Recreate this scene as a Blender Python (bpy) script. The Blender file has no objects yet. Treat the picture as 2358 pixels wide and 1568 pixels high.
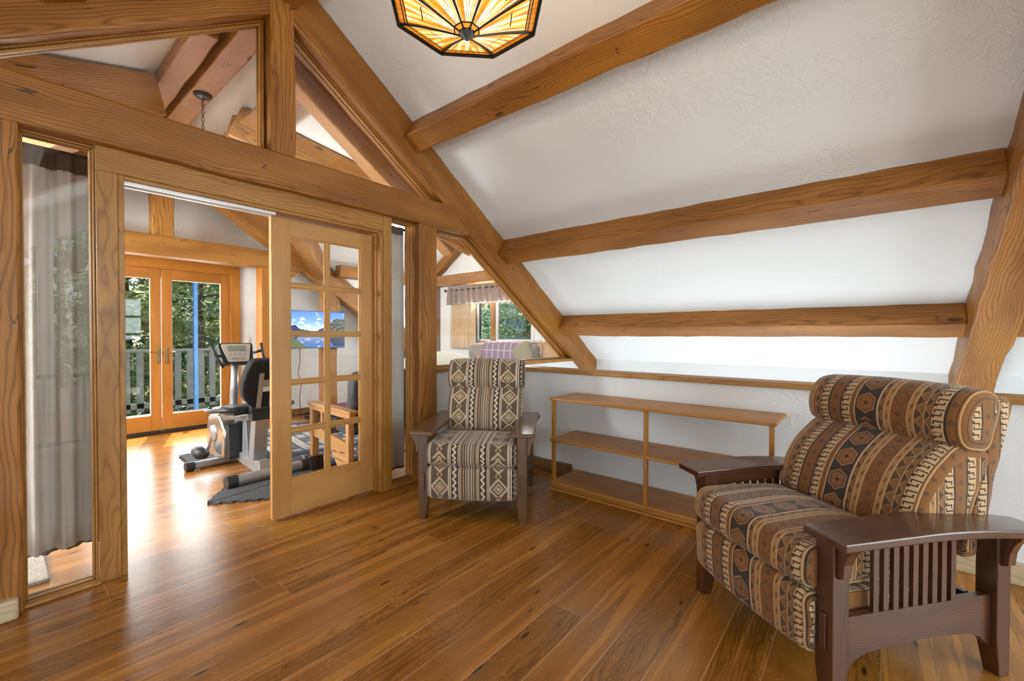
import bpy, bmesh, math, random
from mathutils import Vector, Matrix
random.seed(7)
SC = bpy.context.scene
COL = SC.collection
R = math.radians

# ------------------------------------------------------------------ camera
cam_d = bpy.data.cameras.new('camera'); cam = bpy.data.objects.new('camera', cam_d); COL.objects.link(cam)
cam_d.sensor_width = 36.0; cam_d.lens = 36.0 * 990.0 / 2358.0; cam_d.clip_start = 0.02; cam_d.clip_end = 300
yaw, pitch, roll = R(50.39), R(-0.73), R(0.085)
fw = Vector((math.sin(yaw)*math.cos(pitch), math.cos(yaw)*math.cos(pitch), math.sin(pitch)))
rt = Vector((math.cos(yaw), -math.sin(yaw), 0)); up = rt.cross(fw)
rt, up = rt*math.cos(roll)+up*math.sin(roll), up*math.cos(roll)-rt*math.sin(roll)
cam.matrix_world = Matrix(((rt.x, up.x, -fw.x, 0), (rt.y, up.y, -fw.y, 0), (rt.z, up.z, -fw.z, 1.22), (0, 0, 0, 1)))
SC.camera = cam
SC.view_settings.view_transform = 'Standard'; SC.view_settings.look = 'None'
SC.view_settings.gamma = 1.0; SC.view_settings.use_curve_mapping = False
SC.view_settings.exposure = 1.08

# ------------------------------------------------------------------ light
w = bpy.data.worlds.new('sky'); SC.world = w; w.use_nodes = True
nt = w.node_tree; nt.nodes.clear()
sky = nt.nodes.new('ShaderNodeTexSky'); sky.sky_type = 'NISHITA'; sky.sun_disc = False
sky.sun_elevation = R(60); sky.sun_rotation = R(18); sky.air_density = 1.0; sky.dust_density = 1.2
bg = nt.nodes.new('ShaderNodeBackground'); bg.inputs[1].default_value = 0.16
wo = nt.nodes.new('ShaderNodeOutputWorld')
nt.links.new(sky.outputs[0], bg.inputs[0]); nt.links.new(bg.outputs[0], wo.inputs[0])

def lamp(name, kind, loc, direction, energy, color=(1, 1, 1), size=(1, 1), angle=None):
    d = bpy.data.lights.new(name, kind); d.energy = energy; d.color = color
    if kind == 'AREA':
        d.shape = 'RECTANGLE'; d.size, d.size_y = size
    if kind == 'SUN': d.angle = angle or R(0.6)
    if kind == 'POINT': d.shadow_soft_size = size[0]
    o = bpy.data.objects.new(name, d); COL.objects.link(o); o.location = loc
    o.rotation_euler = Vector(direction).to_track_quat('-Z', 'Y').to_euler()
    return o
SUND = Vector((-0.30, -0.95, -1.9))
lamp('sun', 'SUN', (3, 12, 12), SUND, 6.8, (1.0, 0.95, 0.86))
# daylight of the gable windows behind the camera, of the windows of the floor below (seen as an open
# well past the half wall) and of the far room's doors and windows, plus unseen fill lights
lamp('daylight_gable_window', 'AREA', (-.42, -3.85, 1.5), (0.25, 1, 0.02), 50, (0.84, 0.945, 1.0), (1.5, 2.2))
lamp('daylight_gable_window_right', 'AREA', (2.5, -3.85, 1.6), (-0.02, 1, 0.02), 50, (0.84, 0.945, 1.0), (2.1, 2.2))
lamp('daylight_lower_floor', 'AREA', (4.2, 0.6, -1.9), (0.12, 0.05, 1), 80, (0.91, 0.965, 1.0), (1.6, 5.5))
lamp('fill_left_wall', 'AREA', (-2.6, 0.6, 1.1), (1, 0.1, 0.15), 48, (0.84, 0.945, 1.0), (4.5, 1.6))  # unseen fill light before the left knee wall, which has no window
lamp('daylight_french_doors', 'AREA', (1.35, 7.05, 1.05), (0.0, -1, 0.0), 42, (0.93, 0.97, 1.0), (1.9, 1.8))
lamp('daylight_dormer_window', 'AREA', (5.1, 4.5, 1.6), (-1, 0, 0.45), 36, (0.94, 0.98, 1.0), (1.2, 0.7))
lamp('uplight_left_dormer', 'AREA', (-2.5, 4.6, 1.9), (1, 0, 0.7), 170, (0.96, 0.98, 1.0), (1.6, 1.0))  # unseen fill in the left dormer, aimed up to brighten the far ceiling

# ------------------------------------------------------------------ node helpers
class S:
    nt = None
    def __init__(s, v): s.v = v
    def _m(s, op, *a):
        n = S.nt.nodes.new('ShaderNodeMath'); n.operation = op
        for i, x in enumerate((s,)+a):
            x = x.v if isinstance(x, S) else x
            if isinstance(x, (int, float)): n.inputs[i].default_value = x
            else: S.nt.links.new(x, n.inputs[i])
        return S(n.outputs[0])
    def __add__(s, o): return s._m('ADD', o)
    __radd__ = __add__
    def __mul__(s, o): return s._m('MULTIPLY', o)
    __rmul__ = __mul__
    def __sub__(s, o): return s._m('SUBTRACT', o)
    def __rsub__(s, o): return S(o)._m('SUBTRACT', s)
    def __truediv__(s, o): return s._m('DIVIDE', o)
    def __rtruediv__(s, o): return S(o)._m('DIVIDE', s)
    def __gt__(s, o): return s._m('GREATER_THAN', o)
    def __lt__(s, o): return s._m('LESS_THAN', o)
    def __pow__(s, o): return s._m('POWER', o)
    def __abs__(s): return s._m('ABSOLUTE')
    def fr(s): return s._m('FRACT')
    def fl(s): return s._m('FLOOR')
    def mn(s, o): return s._m('MINIMUM', o)
    def mx(s, o): return s._m('MAXIMUM', o)
    def sin(s): return s._m('SINE')
    def sq(s): return s._m('SQRT')
    def btw(s, a, b): return (s > a) * (s < b)
    def cl(s):
        n = S.nt.nodes.new('ShaderNodeClamp'); S.nt.links.new(s.v, n.inputs[0]); return S(n.outputs[0])
    def ss(s, a, b):
        n = S.nt.nodes.new('ShaderNodeMapRange'); n.interpolation_type = 'SMOOTHSTEP'
        S.nt.links.new(s.v, n.inputs[0]); n.inputs[1].default_value = a; n.inputs[2].default_value = b
        return S(n.outputs[0])

def new_mat(name):
    m = bpy.data.materials.new(name); m.use_nodes = True
    t = m.node_tree; t.nodes.clear(); S.nt = t
    p = t.nodes.new('ShaderNodeBsdfPrincipled'); o = t.nodes.new('ShaderNodeOutputMaterial')
    t.links.new(p.outputs[0], o.inputs[0])
    return m, t, p
def srgb(h):
    h = h.lstrip('#'); c = [int(h[i:i+2], 16)/255 for i in (0, 2, 4)]
    return tuple((x/12.92 if x <= .04045 else ((x+.055)/1.055)**2.4) for x in c) + (1,)
def tone(h, k):
    c = srgb(h); return tuple(min(1, c[i]*k[i]) for i in range(3)) + (1,)
def coord(kind):
    n = S.nt.nodes.new('ShaderNodeTexCoord'); return n.outputs[kind]
def sep(v):
    n = S.nt.nodes.new('ShaderNodeSeparateXYZ'); S.nt.links.new(v, n.inputs[0]); return S(n.outputs[0]), S(n.outputs[1]), S(n.outputs[2])
def comb(x, y, z=0.0):
    n = S.nt.nodes.new('ShaderNodeCombineXYZ')
    for i, a in enumerate((x, y, z)):
        a = a.v if isinstance(a, S) else a
        if isinstance(a, (int, float)): n.inputs[i].default_value = a
        else: S.nt.links.new(a, n.inputs[i])
    return n.outputs[0]
def noise(v, scale, detail=3, rough=.5, dist=0.0):
    n = S.nt.nodes.new('ShaderNodeTexNoise'); S.nt.links.new(v, n.inputs['Vector'])
    n.inputs['Scale'].default_value = scale; n.inputs['Detail'].default_value = detail
    n.inputs['Roughness'].default_value = rough; n.inputs['Distortion'].default_value = dist
    return S(n.outputs[0])
def voro(v, scale, rnd=1.0, out='Distance', feature='F1'):
    n = S.nt.nodes.new('ShaderNodeTexVoronoi'); S.nt.links.new(v, n.inputs['Vector']); n.feature = feature
    n.inputs['Scale'].default_value = scale; n.inputs['Randomness'].default_value = rnd
    return S(n.outputs[out])
def white(v):
    n = S.nt.nodes.new('ShaderNodeTexWhiteNoise'); n.noise_dimensions = '3D'; S.nt.links.new(v, n.inputs['Vector']); return S(n.outputs[0])
def mix(f, a, b, mode='MIX'):
    n = S.nt.nodes.new('ShaderNodeMix'); n.data_type = 'RGBA'; n.blend_type = mode; n.clamp_factor = True
    for x, i in ((f, 0), (a, 6), (b, 7)):
        x = x.v if isinstance(x, S) else x
        if isinstance(x, (int, float)): n.inputs[i].default_value = x
        elif isinstance(x, tuple): n.inputs[i].default_value = x
        else: S.nt.links.new(x, n.inputs[i])
    return n.outputs[2]
def ramp(f, stops, interp='LINEAR'):
    n = S.nt.nodes.new('ShaderNodeValToRGB'); S.nt.links.new(f.v, n.inputs[0]); c = n.color_ramp; c.interpolation = interp
    while len(c.elements) > 1: c.elements.remove(c.elements[-1])
    c.elements[0].position = stops[0][0]; c.elements[0].color = stops[0][1]
    for p, k in stops[1:]:
        e = c.elements.new(p); e.color = k
    return n.outputs[0]
def bump(p, h, strength=.3, dist=.01):
    n = S.nt.nodes.new('ShaderNodeBump'); n.inputs['Strength'].default_value = strength; n.inputs['Distance'].default_value = dist
    S.nt.links.new(h.v, n.inputs['Height']); S.nt.links.new(n.outputs[0], p.inputs['Normal'])
def setc(p, c): 
    if isinstance(c, tuple): p.inputs['Base Color'].default_value = c
    else: S.nt.links.new(c, p.inputs['Base Color'])
def objrand():
    n = S.nt.nodes.new('ShaderNodeObjectInfo'); return S(n.outputs['Random'])

_wood = {}
def wood(kind, axis='x'):
    """procedural timber; axis = grain direction in the object's own frame"""
    if (kind, axis) in _wood: return _wood[(kind, axis)]
    P = dict(timber=('#A87336', '#8A5A26', '#4E2F16', .5, .8, .0145, .09),
             far=('#B27F45', '#94632E', '#523318', .5, .9, .017, .09),
             trim=('#B08243', '#9A6D34', '#74491F', .42, .1, .010, .05),
             door=('#BD9256', '#A97E44', '#8A5E2E', .42, .05, .011, .05),
             fdoor=('#BD8138', '#A56E2C', '#7C4E20', .35, .1, .012, .04),
             oak=('#BE8A48', '#A9773A', '#86592B', .42, .05, .006, .03),
             dark=('#5E3A22', '#47291A', '#2A1810', .34, .0, .005, .03),
             mid=('#6C4D30', '#573D25', '#38281A', .36, .0, .005, .03),
             pine=('#C79A66', '#B48452', '#8F6238', .5, .6, .012, .05),
             base=('#99703F', '#835B32', '#614222', .45, .3, .008, .04),
             pale=('#CDB9A0', '#BFA88C', '#A08A70', .55, .1, .010, .04))[kind]
    m, t, p = new_mat('wood_%s_%s' % (kind, axis))
    kk = dict(timber=(1.04, .94, .50), far=(1.0, .95, .62), trim=(1.04, .97, .72), door=(1.18, 1.12, 1.0), fdoor=(1.0, .93, .7), oak=(1.12, 1.02, .72), dark=(1.05, .86, .6), mid=(1.02, .88, .6)).get(kind, (1, .97, .85))
    srgb = lambda h: tone(h, kk)
    x, y, z = sep(coord('Object'))
    if axis == 'y': x, y = y, x
    elif axis == 'z': x, z = z, x
    r0 = objrand() * 17.0
    lng = comb(x*.55 + r0, y*2.2, z*2.2)
    wv = noise(lng, 2.2, 2) - .5
    wv2 = noise(comb(x*1.6 + r0, y*6, z*6), 3.0, 2) - .5
    # knots: cells stretched along the grain
    kd = voro(comb(x*1.7 + r0*3, y*4.5 + 3.1, z*4.5), 1.0, .95)
    knot = 1.0 - kd.ss(.05, .26)
    core = 1.0 - kd.ss(.05, .085)
    rr = ((y + .11 + wv*.13)*(y + .11 + wv*.13) + (z + .13)*(z + .13)).sq() + wv2*.016 + knot*(.022*P[4])
    ring = ((rr / P[5]).fr() - .5)
    line = (abs(ring)*2.0) ** 3.0
    fine = noise(comb(x*2.0 + r0, y*60, z*60), 6.0, 2)
    big = noise(comb(x*.8 + r0, y*5, z*5), 1.5, 2)
    c = mix(big.ss(.3, .7), srgb(P[0]), srgb(P[1]))
    c = mix(line*.68, c, srgb(P[2]))
    c = mix((fine - .4).cl()*.55, c, srgb(P[2]))
    if P[4] > .3:
        c = mix(core*.85, c, srgb('#3C2412'))
        chk = (abs(noise(comb(x*.22 + r0, y*7, z*7), 2.0, 1) - .5) < .0028)*(noise(comb(x*.6 + r0, y, z), 2.0, 1) > .5)
        c = mix(chk*.75, c, srgb('#2E1C10'))
    setc(p, c)
    p.inputs['Roughness'].default_value = P[3]
    if kind in ('dark', 'mid'):
        p.inputs['Coat Weight'].default_value = .6; p.inputs['Coat Roughness'].default_value = .13
    bump(p, line*.5 + fine, .18, .002)
    _wood[(kind, axis)] = m; return m

def plain(name, col, rough=.5, metal=0.0, nz=0.0, scale=30, emit=None, bumpy=0.0, spec=.5):
    m, t, p = new_mat(name)
    c = srgb(col)
    if nz:
        f = noise(coord('Object'), scale, 4)
        c2 = tuple(max(0, k*(1-nz)) for k in c[:3]) + (1,)
        setc(p, mix(f.ss(.3, .7), c, c2))
        if bumpy: bump(p, f, bumpy, .004)
    else:
        f = noise(coord('Object'), 80, 2)
        setc(p, mix(f*.12, c, tuple(k*.6 for k in c[:3]) + (1,)))
        if bumpy: bump(p, f, bumpy, .004)
    p.inputs['Roughness'].default_value = rough; p.inputs['Metallic'].default_value = metal
    p.inputs['Specular IOR Level'].default_value = spec
    if emit: p.inputs['Emission Color'].default_value = srgb(col); p.inputs['Emission Strength'].default_value = emit
    return m

def plaster(name, col):
    m, t, p = new_mat(name)
    v = coord('Object')
    n1 = noise(v, 5.0, 5, .62); n2 = noise(v, 26, 3); pat = noise(v, 1.4, 2)
    ridge = (1.0 - abs(noise(v, 9.0, 3, .6, 1.2) - .5)*14.0).cl() * pat.ss(.46, .62)
    c = srgb(col)
    setc(p, mix(n1*.10, c, tuple(k*.86 for k in c[:3]) + (1,)))
    p.inputs['Roughness'].default_value = .85; p.inputs['Specular IOR Level'].default_value = .2
    bump(p, n1*.6 + n2*.35 + ridge*.55, .35, .012)
    return m
M = {}
M['plaster'] = plaster('white_plaster', '#E4E6E7')
M['plaster_far'] = plaster('cream_plaster', '#E8E9E5')

def floor_mat():
    m, t, p = new_mat('plank_floor')
    srgb = lambda h: tone(h, (1.30, 1.12, .52))
    x, y, z = sep(coord('Object'))
    W = .1625
    q = (y - .279) / W
    idx = q.fl(); f = q.fr()
    r1 = white(comb(idx, 3.3, 1.0))
    xb = (x + r1*9.0) / 3.1
    j = xb.fl(); fj = xb.fr()
    r2 = white(comb(idx, j, 5.0)); r3 = white(comb(idx, j, 9.0)); r4 = white(comb(idx, j, 2.0))
    vx = x + r2*37.0
    yy = (f - .5)*W
    wv = noise(comb(vx*.8, yy*5, r3*9), 2.0, 2) - .5
    kd = voro(comb(vx*3.2, yy*13.0 + r3*5, r2*7), 1.0, 1.0)
    knot = 1.0 - kd.ss(.04, .30); core = 1.0 - kd.ss(.055, .13)
    rr = ((yy + wv*.14 + (r4 - .5)*.16)*(yy + wv*.14 + (r4 - .5)*.16) + .0012).sq() + knot*.035 + (noise(comb(vx*3, yy*14, r2), 3.0, 2) - .5)*.012
    line = (abs((rr/.0125).fr() - .5)*2.0) ** 2.2
    fine = noise(comb(vx*2.2, yy*70, r2), 8.0, 3)
    big = noise(comb(vx*.7, yy*7, r3*3), 2.0, 3)
    c = mix(big.ss(.25, .75), srgb('#9C6F3C'), srgb('#80582D'))
    c = mix(r3*.5, c, srgb('#8A6034')); c = mix((r4 > .75)*.3, c, srgb('#6E4D2C'))
    sap = (noise(comb(vx*.35, f*1.3, r2*9), 2.0, 2)).ss(.54, .58)
    c = mix(sap*(r2 > .40)*.7, c, srgb('#B07E48'))
    figure = (r4 > .55)*.5 + .18
    c = mix(line*figure, c, srgb('#4F3019'))
    c = mix((fine - .45).cl()*.6, c, srgb('#4A2C16'))
    c = mix(core*.9, c, srgb('#2C1A10'))
    scr = abs(noise(comb(x*1.3, y*1.1, 4.0), 3.0, 3, .5, 1.5) - .5) < .0022
    c = mix(scr*.35, c, srgb('#C59A68'))
    gap = (f < .020).mx(f > .992)
    gapn = noise(comb(x*2.0, idx*7.7, 0.0), 1.0, 2)
    c = mix(gap*gapn.ss(.36, .5)*.85, c, tone('#C09468', (1, 1, 1)))
    c = mix(gap*(1.0 - gapn.ss(.36, .5))*.7, c, srgb('#3A2413'))
    endj = fj < .0016
    c = mix(endj*.6, c, tone('#B08A60', (1, 1, 1)))
    setc(p, c)
    rough = noise(comb(x*2, y*9, 0.0), 2.5, 3)*.12 + .17
    t.links.new(rough.v, p.inputs['Roughness'])
    bump(p, fine*.5 + line*.3 - gap*2.5, .15, .003)
    return m
M['floor'] = floor_mat()

def glass_mat(name='window_glass', tint=(1, 1, 1, 1), ior=1.5, rough=0.0):
    m = bpy.data.materials.new(name); m.use_nodes = True; t = m.node_tree; t.nodes.clear()
    o = t.nodes.new('ShaderNodeOutputMaterial'); mx = t.nodes.new('ShaderNodeMixShader')
    f = t.nodes.new('ShaderNodeFresnel'); gg = t.nodes.new('ShaderNodeNewGeometry')
    q = t.nodes.new('ShaderNodeMapRange'); q.inputs[3].default_value = ior; q.inputs[4].default_value = 1/ior   # same reflectance from both sides of the pane
    t.links.new(gg.outputs['Backfacing'], q.inputs[0]); t.links.new(q.outputs[0], f.inputs[0])
    a = t.nodes.new('ShaderNodeBsdfTransparent'); a.inputs[0].default_value = tint
    g = t.nodes.new('ShaderNodeBsdfGlossy'); g.inputs['Roughness'].default_value = rough
    t.links.new(f.outputs[0], mx.inputs[0]); t.links.new(a.outputs[0], mx.inputs[1]); t.links.new(g.outputs[0], mx.inputs[2])
    t.links.new(mx.outputs[0], o.inputs[0]); return m
M['glass'] = glass_mat()

# ------------------------------------------------------------------ mesh helpers
class MB:
    def __init__(s): s.v = []; s.f = []; s.uv = {}; s.mi = []
    def add(s, vs, fs, uvs=None, mi=0):
        b = len(s.v); s.v += [tuple(a) for a in vs]
        for i, f in enumerate(fs):
            s.f.append(tuple(b+k for k in f)); s.mi.append(mi)
            if uvs: s.uv[len(s.f)-1] = uvs[i]
        return s
    def box(s, x0, x1, y0, y1, z0, z1, M4=None, mi=0):
        vs = [Vector(p) for p in ((x0,y0,z0),(x1,y0,z0),(x1,y1,z0),(x0,y1,z0),(x0,y0,z1),(x1,y0,z1),(x1,y1,z1),(x0,y1,z1))]
        if M4: vs = [M4 @ a for a in vs]
        return s.add(vs, [(0,3,2,1),(4,5,6,7),(0,1,5,4),(1,2,6,5),(2,3,7,6),(3,0,4,7)], None, mi)
    def prism(s, poly, a0, a1, plane='xz', M4=None):
        """poly in plane coords, extruded on the remaining axis from a0 to a1"""
        n = len(poly); vs = []
        for a in (a0, a1):
            for (p, q) in poly:
                vs.append(Vector({'xz': (p, a, q), 'xy': (p, q, a), 'yz': (a, p, q)}[plane]))
        if M4: vs = [M4 @ a for a in vs]
        fs = [tuple(range(n)), tuple(range(2*n-1, n-1, -1))] + [(i, i+n, (i+1) % n + n, (i+1) % n) for i in range(n)]
        return s.add(vs, fs)
    def tube(s, pts, r, n=8, cap=True):
        pts = [Vector(p) for p in pts]; rs = r if isinstance(r, (list, tuple)) else [r]*len(pts)
        vs = []; prev = None
        for i, p in enumerate(pts):
            d = (pts[min(i+1, len(pts)-1)] - pts[max(i-1, 0)]).normalized()
            if prev is None:
                a = d.orthogonal().normalized()
            else:
                a = (prev - d*prev.dot(d)); a = a.normalized() if a.length > 1e-6 else d.orthogonal().normalized()
            prev = a; b = d.cross(a)
            for k in range(n):
                t = 2*math.pi*k/n; vs.append(p + (a*math.cos(t) + b*math.sin(t))*rs[i])
        fs = [(i*n+k, i*n+(k+1) % n, (i+1)*n+(k+1) % n, (i+1)*n+k) for i in range(len(pts)-1) for k in range(n)]
        if cap: fs += [tuple(range(n-1, -1, -1)), tuple((len(pts)-1)*n+k for k in range(n))]
        return s.add(vs, fs)
    def lathe(s, prof, c=(0, 0, 0), n=20, M4=None):
        vs = []
        for (r, z) in prof:
            for k in range(n):
                t = 2*math.pi*k/n; q = Vector((c[0]+r*math.cos(t), c[1]+r*math.sin(t), c[2]+z)); vs.append(M4 @ q if M4 else q)
        fs = [(i*n+k, i*n+(k+1) % n, (i+1)*n+(k+1) % n, (i+1)*n+k) for i in range(len(prof)-1) for k in range(n)]
        fs += [tuple(range(n-1, -1, -1)), tuple((len(prof)-1)*n+k for k in range(n))]
        return s.add(vs, fs)
    def obj(s, name, mat, parent=None, bev=0.0, smooth=False, loc=None, rotz=None, sub=0, seg=2):
        me = bpy.data.meshes.new(name); me.from_pydata(s.v, [], s.f)
        if s.uv:
            l = me.uv_layers.new(name='UVMap')
            for p in me.polygons:
                if p.index in s.uv:
                    for k, li in enumerate(p.loop_indices): l.data[li].uv = s.uv[p.index][k]
        mats = mat if isinstance(mat, list) else [mat]
        for mm in mats: me.materials.append(mm)
        if len(mats) > 1:
            for p in me.polygons: p.material_index = s.mi[p.index]
        if not s.uv:
            bm = bmesh.new(); bm.from_mesh(me); bmesh.ops.recalc_face_normals(bm, faces=bm.faces); bm.to_mesh(me); bm.free()
        if smooth:
            for p in me.polygons: p.use_smooth = True
        o = bpy.data.objects.new(name, me); COL.objects.link(o)
        if parent: o.parent = parent
        if loc: o.location = loc
        if rotz is not None: o.rotation_euler = (0, 0, rotz)
        if bev:
            b = o.modifiers.new('bevel', 'BEVEL'); b.width = bev; b.segments = seg; b.limit_method = 'ANGLE'; b.angle_limit = R(40)
        if sub:
            b = o.modifiers.new('sub', 'SUBSURF'); b.levels = sub; b.render_levels = sub
        return o
def tag(o, label, cat, group=None):
    o['label'] = label; o['category'] = cat
    if group: o['group'] = group
    return o
def struct(o, label=None, cat=None):
    o['kind'] = 'structure'
    if label: o['label'] = label
    if cat: o['category'] = cat
    return o
def empty(name, loc, rotz=0):
    o = bpy.data.objects.new(name, None); COL.objects.link(o); o.location = loc; o.rotation_euler = (0, 0, rotz); o.empty_display_size = .1
    return o

def beam(name, p0, p1, wd, h, mat, label=None, cat='beam', upv=(0, 0, 1), bev=.012, wob=.004, parent=None, group=None, kind=None):
    """timber from p0 to p1 (centre line), local x along it, wd across, h along upv"""
    p0 = Vector(p0); p1 = Vector(p1); X = (p1-p0); L = X.length; X.normalize()
    Z = Vector(upv); Z = (Z - X*Z.dot(X)).normalized(); Y = Z.cross(X)
    n = max(1, int(L/.16)); mb = MB(); rnd = random.Random(hash(name+str(round(p0.x, 2))) % 1000 if False else int(abs(p0.x*97+p0.y*31+p0.z*53)*10) % 9973)
    vs = []
    for i in range(n+1):
        for (a, b) in ((-1, -1), (1, -1), (1, 1), (-1, 1)):
            e = 0 if i in (0, n) else 1
            vs.append((L*i/n, a*wd/2 + e*rnd.uniform(-wob, wob), b*h/2 + e*rnd.uniform(-wob, wob)))
    fs = [(3, 2, 1, 0), tuple(4*n+k for k in range(4))]
    for i in range(n):
        for k in range(4):
            fs.append((4*i+k, 4*i+(k+1) % 4, 4*(i+1)+(k+1) % 4, 4*(i+1)+k))
    mb.add(vs, fs)
    o = mb.obj(name, mat, parent, bev=bev)
    mw = Matrix(((X.x, Y.x, Z.x, p0.x), (X.y, Y.y, Z.y, p0.y), (X.z, Y.z, Z.z, p0.z), (0, 0, 0, 1)))
    o.matrix_basis = mw
    if label: tag(o, label, cat, group)
    return o

def inset(poly, d):
    """inset convex polygon (counter-clockwise)"""
    n = len(poly); out = []
    for i in range(n):
        a = Vector(poly[i-1]); b = Vector(poly[i]); c = Vector(poly[(i+1) % n])
        e1 = (b-a).normalized(); e2 = (c-b).normalized()
        n1 = Vector((-e1.y, e1.x)); n2 = Vector((-e2.y, e2.x))
        k = d/(1+n1.dot(n2)); q = b + (n1+n2)*k
        out.append((q.x, q.y))
    return out
def ring_mb(mb, outer, inner, y0, y1, plane='xz'):
    n = len(outer)
    for i in range(n):
        j = (i+1) % n
        q = [outer[i], outer[j], inner[j], inner[i]]
        mb.prism(q, y0, y1, plane)
    return mb

# ------------------------------------------------------------------ shell
XR = 1.18            # ridge
CR = 4.375           # ceiling plane right: z = CR - 2/3 x
K = 2/3
def zr(x): return CR - K*x if x >= XR else CR - K*(2*XR - x)
YT = 2.83            # front face of the partition truss
XK = 5.22; XKL = 2*XR - XK
# floor
struct(MB().box(XKL, 3.26, -3.9, 6.72, -.12, 0).obj('floor', M['floor']))
struct(MB().box(3.26, XK, 2.93, 6.72, -.12, -.002).obj('floor', M['floor']))
struct(MB().box(3.26, XK, -3.9, 2.93, -2.75, -2.7).obj('floor', plain('lower_floor', '#B9A58C', .6, nz=.2)))
# ceilings
def quad_slab(mb, pts, th=.04):
    a = [Vector(p) for p in pts]; b = [p + Vector((0, 0, th)) for p in a]; n = len(a)
    mb.add(a+b, [tuple(range(n)), tuple(range(2*n-1, n-1, -1))] + [(i, i+n, (i+1) % n+n, (i+1) % n) for i in range(n)])
def P3(x, y): return (x, y, zr(x))
mb = MB(); quad_slab(mb, [P3(XR, -4.0), P3(XR, 2.95), P3(XK+.1, 2.95), P3(XK+.1, -4.0)]); struct(mb.obj('ceiling', M['plaster']))
mb = MB(); quad_slab(mb, [P3(XKL-.1, -4.0), P3(XKL-.1, 2.95), P3(XR, 2.95), P3(XR, -4.0)]); struct(mb.obj('ceiling', M['plaster']))
# far room: main roof cut by cross gables on both sides
YC = 4.615; ZE = 2.30; HY = 1.585; ZP = ZE + K*HY
for sgn in (1, -1):
    def mxr(x): return x if sgn > 0 else 2*XR - x
    xv = (CR-ZE)/K; xp = (CR-ZP)/K
    mb = MB()
    quad_slab(mb, [(mxr(XR), 2.95, zr(XR)), (mxr(XR), YC, zr(XR)), (mxr(xp), YC, ZP), (mxr(xv), YC-HY, ZE), (mxr(xv), 2.95, ZE)])
    quad_slab(mb, [(mxr(XR), YC, zr(XR)), (mxr(XR), 6.78, zr(XR)), (mxr(xv), 6.78, ZE), (mxr(xv), YC+HY, ZE), (mxr(xp), YC, ZP)])
    quad_slab(mb, [(mxr(xv), YC+HY, ZE), (mxr(xv), 6.78, ZE), (mxr(XK), 6.78, zr(XK)), (mxr(XK), YC+HY, zr(XK))])
    struct(mb.obj('ceiling', M['plaster_far']))
    mb = MB()
    quad_slab(mb, [(mxr(xp), YC, ZP), (mxr(xv), YC-HY, ZE), (mxr(XK+.3), YC-HY, ZE), (mxr(XK+.3), YC, ZP)])
    quad_slab(mb, [(mxr(xp), YC, ZP), (mxr(xv), YC+HY, ZE), (mxr(XK+.3), YC+HY, ZE), (mxr(XK+.3), YC, ZP)])
    struct(mb.obj('ceiling', M['plaster_far']))
    # dormer cheeks
    for yy in (YC-HY-.02, YC+HY-.02+.0):
        struct(MB().prism([(mxr(xv), ZE+.02), (mxr(XK), ZE+.02), (mxr(XK), zr(XK))] if sgn > 0 else [(mxr(XK), zr(XK)), (mxr(XK), ZE+.02), (mxr(xv), ZE+.02)], yy, yy+.04).obj('wall_dormer', M['plaster_far']))
# back gable wall of the far room with the French door opening
DX0, DX1, DZ = .56, 2.10, 2.07
YB = 6.72
mb = MB()
mb.prism([(XKL, 0), (DX0, 0), (DX0, zr(DX0)), (XKL, zr(XKL))], YB, YB+.15)
mb.prism([(DX1, 0), (XK, 0), (XK, zr(XK)), (DX1, zr(DX1))], YB, YB+.15)
mb.prism([(DX0, DZ), (DX1, DZ), (DX1, zr(DX1)), (XR, zr(XR)), (DX0, zr(DX0))], YB, YB+.15)
struct(mb.obj('wall_back', M['plaster_far']))
# dormer window wall (right) and left one
WY0, WY1, WZ0, WZ1 = 3.90, 5.13, 1.12, 2.02
mb = MB()
mb.prism([(2.93, -2.7), (6.8, -2.7), (6.8, WZ0), (2.93, WZ0)], XK, XK+.15, 'yz')
mb.prism([(2.93, WZ0), (WY0, WZ0), (WY0, WZ1), (2.93, WZ1)], XK, XK+.15, 'yz')
mb.prism([(WY1, WZ0), (6.8, WZ0), (6.8, WZ1), (WY1, WZ1)], XK, XK+.15, 'yz')
mb.prism([(2.93, WZ1), (6.8, WZ1), (6.8, ZE+.05), (YC+HY, ZE+.05), (YC, ZP+.05), (YC-HY, ZE+.05), (2.93, ZE+.05)], XK, XK+.15, 'yz')
struct(mb.obj('wall_dormer', M['plaster_far']))
mb = MB()
mb.prism([(2.93, 0), (6.8, 0), (6.8, 1.1), (2.93, 1.1)], XKL-.15, XKL, 'yz')
mb.prism([(2.93, 1.1), (3.7, 1.1), (3.7, ZE+.1), (2.93, ZE+.1)], XKL-.15, XKL, 'yz')
mb.prism([(5.5, 1.1), (6.8, 1.1), (6.8, ZE+.1), (5.5, ZE+.1)], XKL-.15, XKL, 'yz')
mb.prism([(3.7, 2.2), (5.5, 2.2), (YC, ZP+.05)], XKL-.15, XKL, 'yz')
struct(mb.obj('wall_left', M['plaster_far']))
# knee walls of the near room
struct(MB().box(XK, XK+.15, -4.0, 2.93, -2.7, zr(XK)+.03).obj('wall_knee', M['plaster']))
struct(MB().box(XKL-.15, XKL, -4.0, 2.93, 0, zr(XKL)+.03).obj('wall_left', M['plaster']))
# partition: low wall under the triangular window, continuing over the stair well
mb = MB(); mb.box(2.42, XK, 2.885, 3.0, -2.7, .895); mb.box(XKL, -.11, 2.90, 3.0, 0, 1.75)
struct(mb.obj('wall_partition', M['plaster']))
# half wall along the well
struct(MB().box(3.2, 3.31, -3.9, 2.885, -.3, .885).obj('wall_half', M['plaster']))
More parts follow.
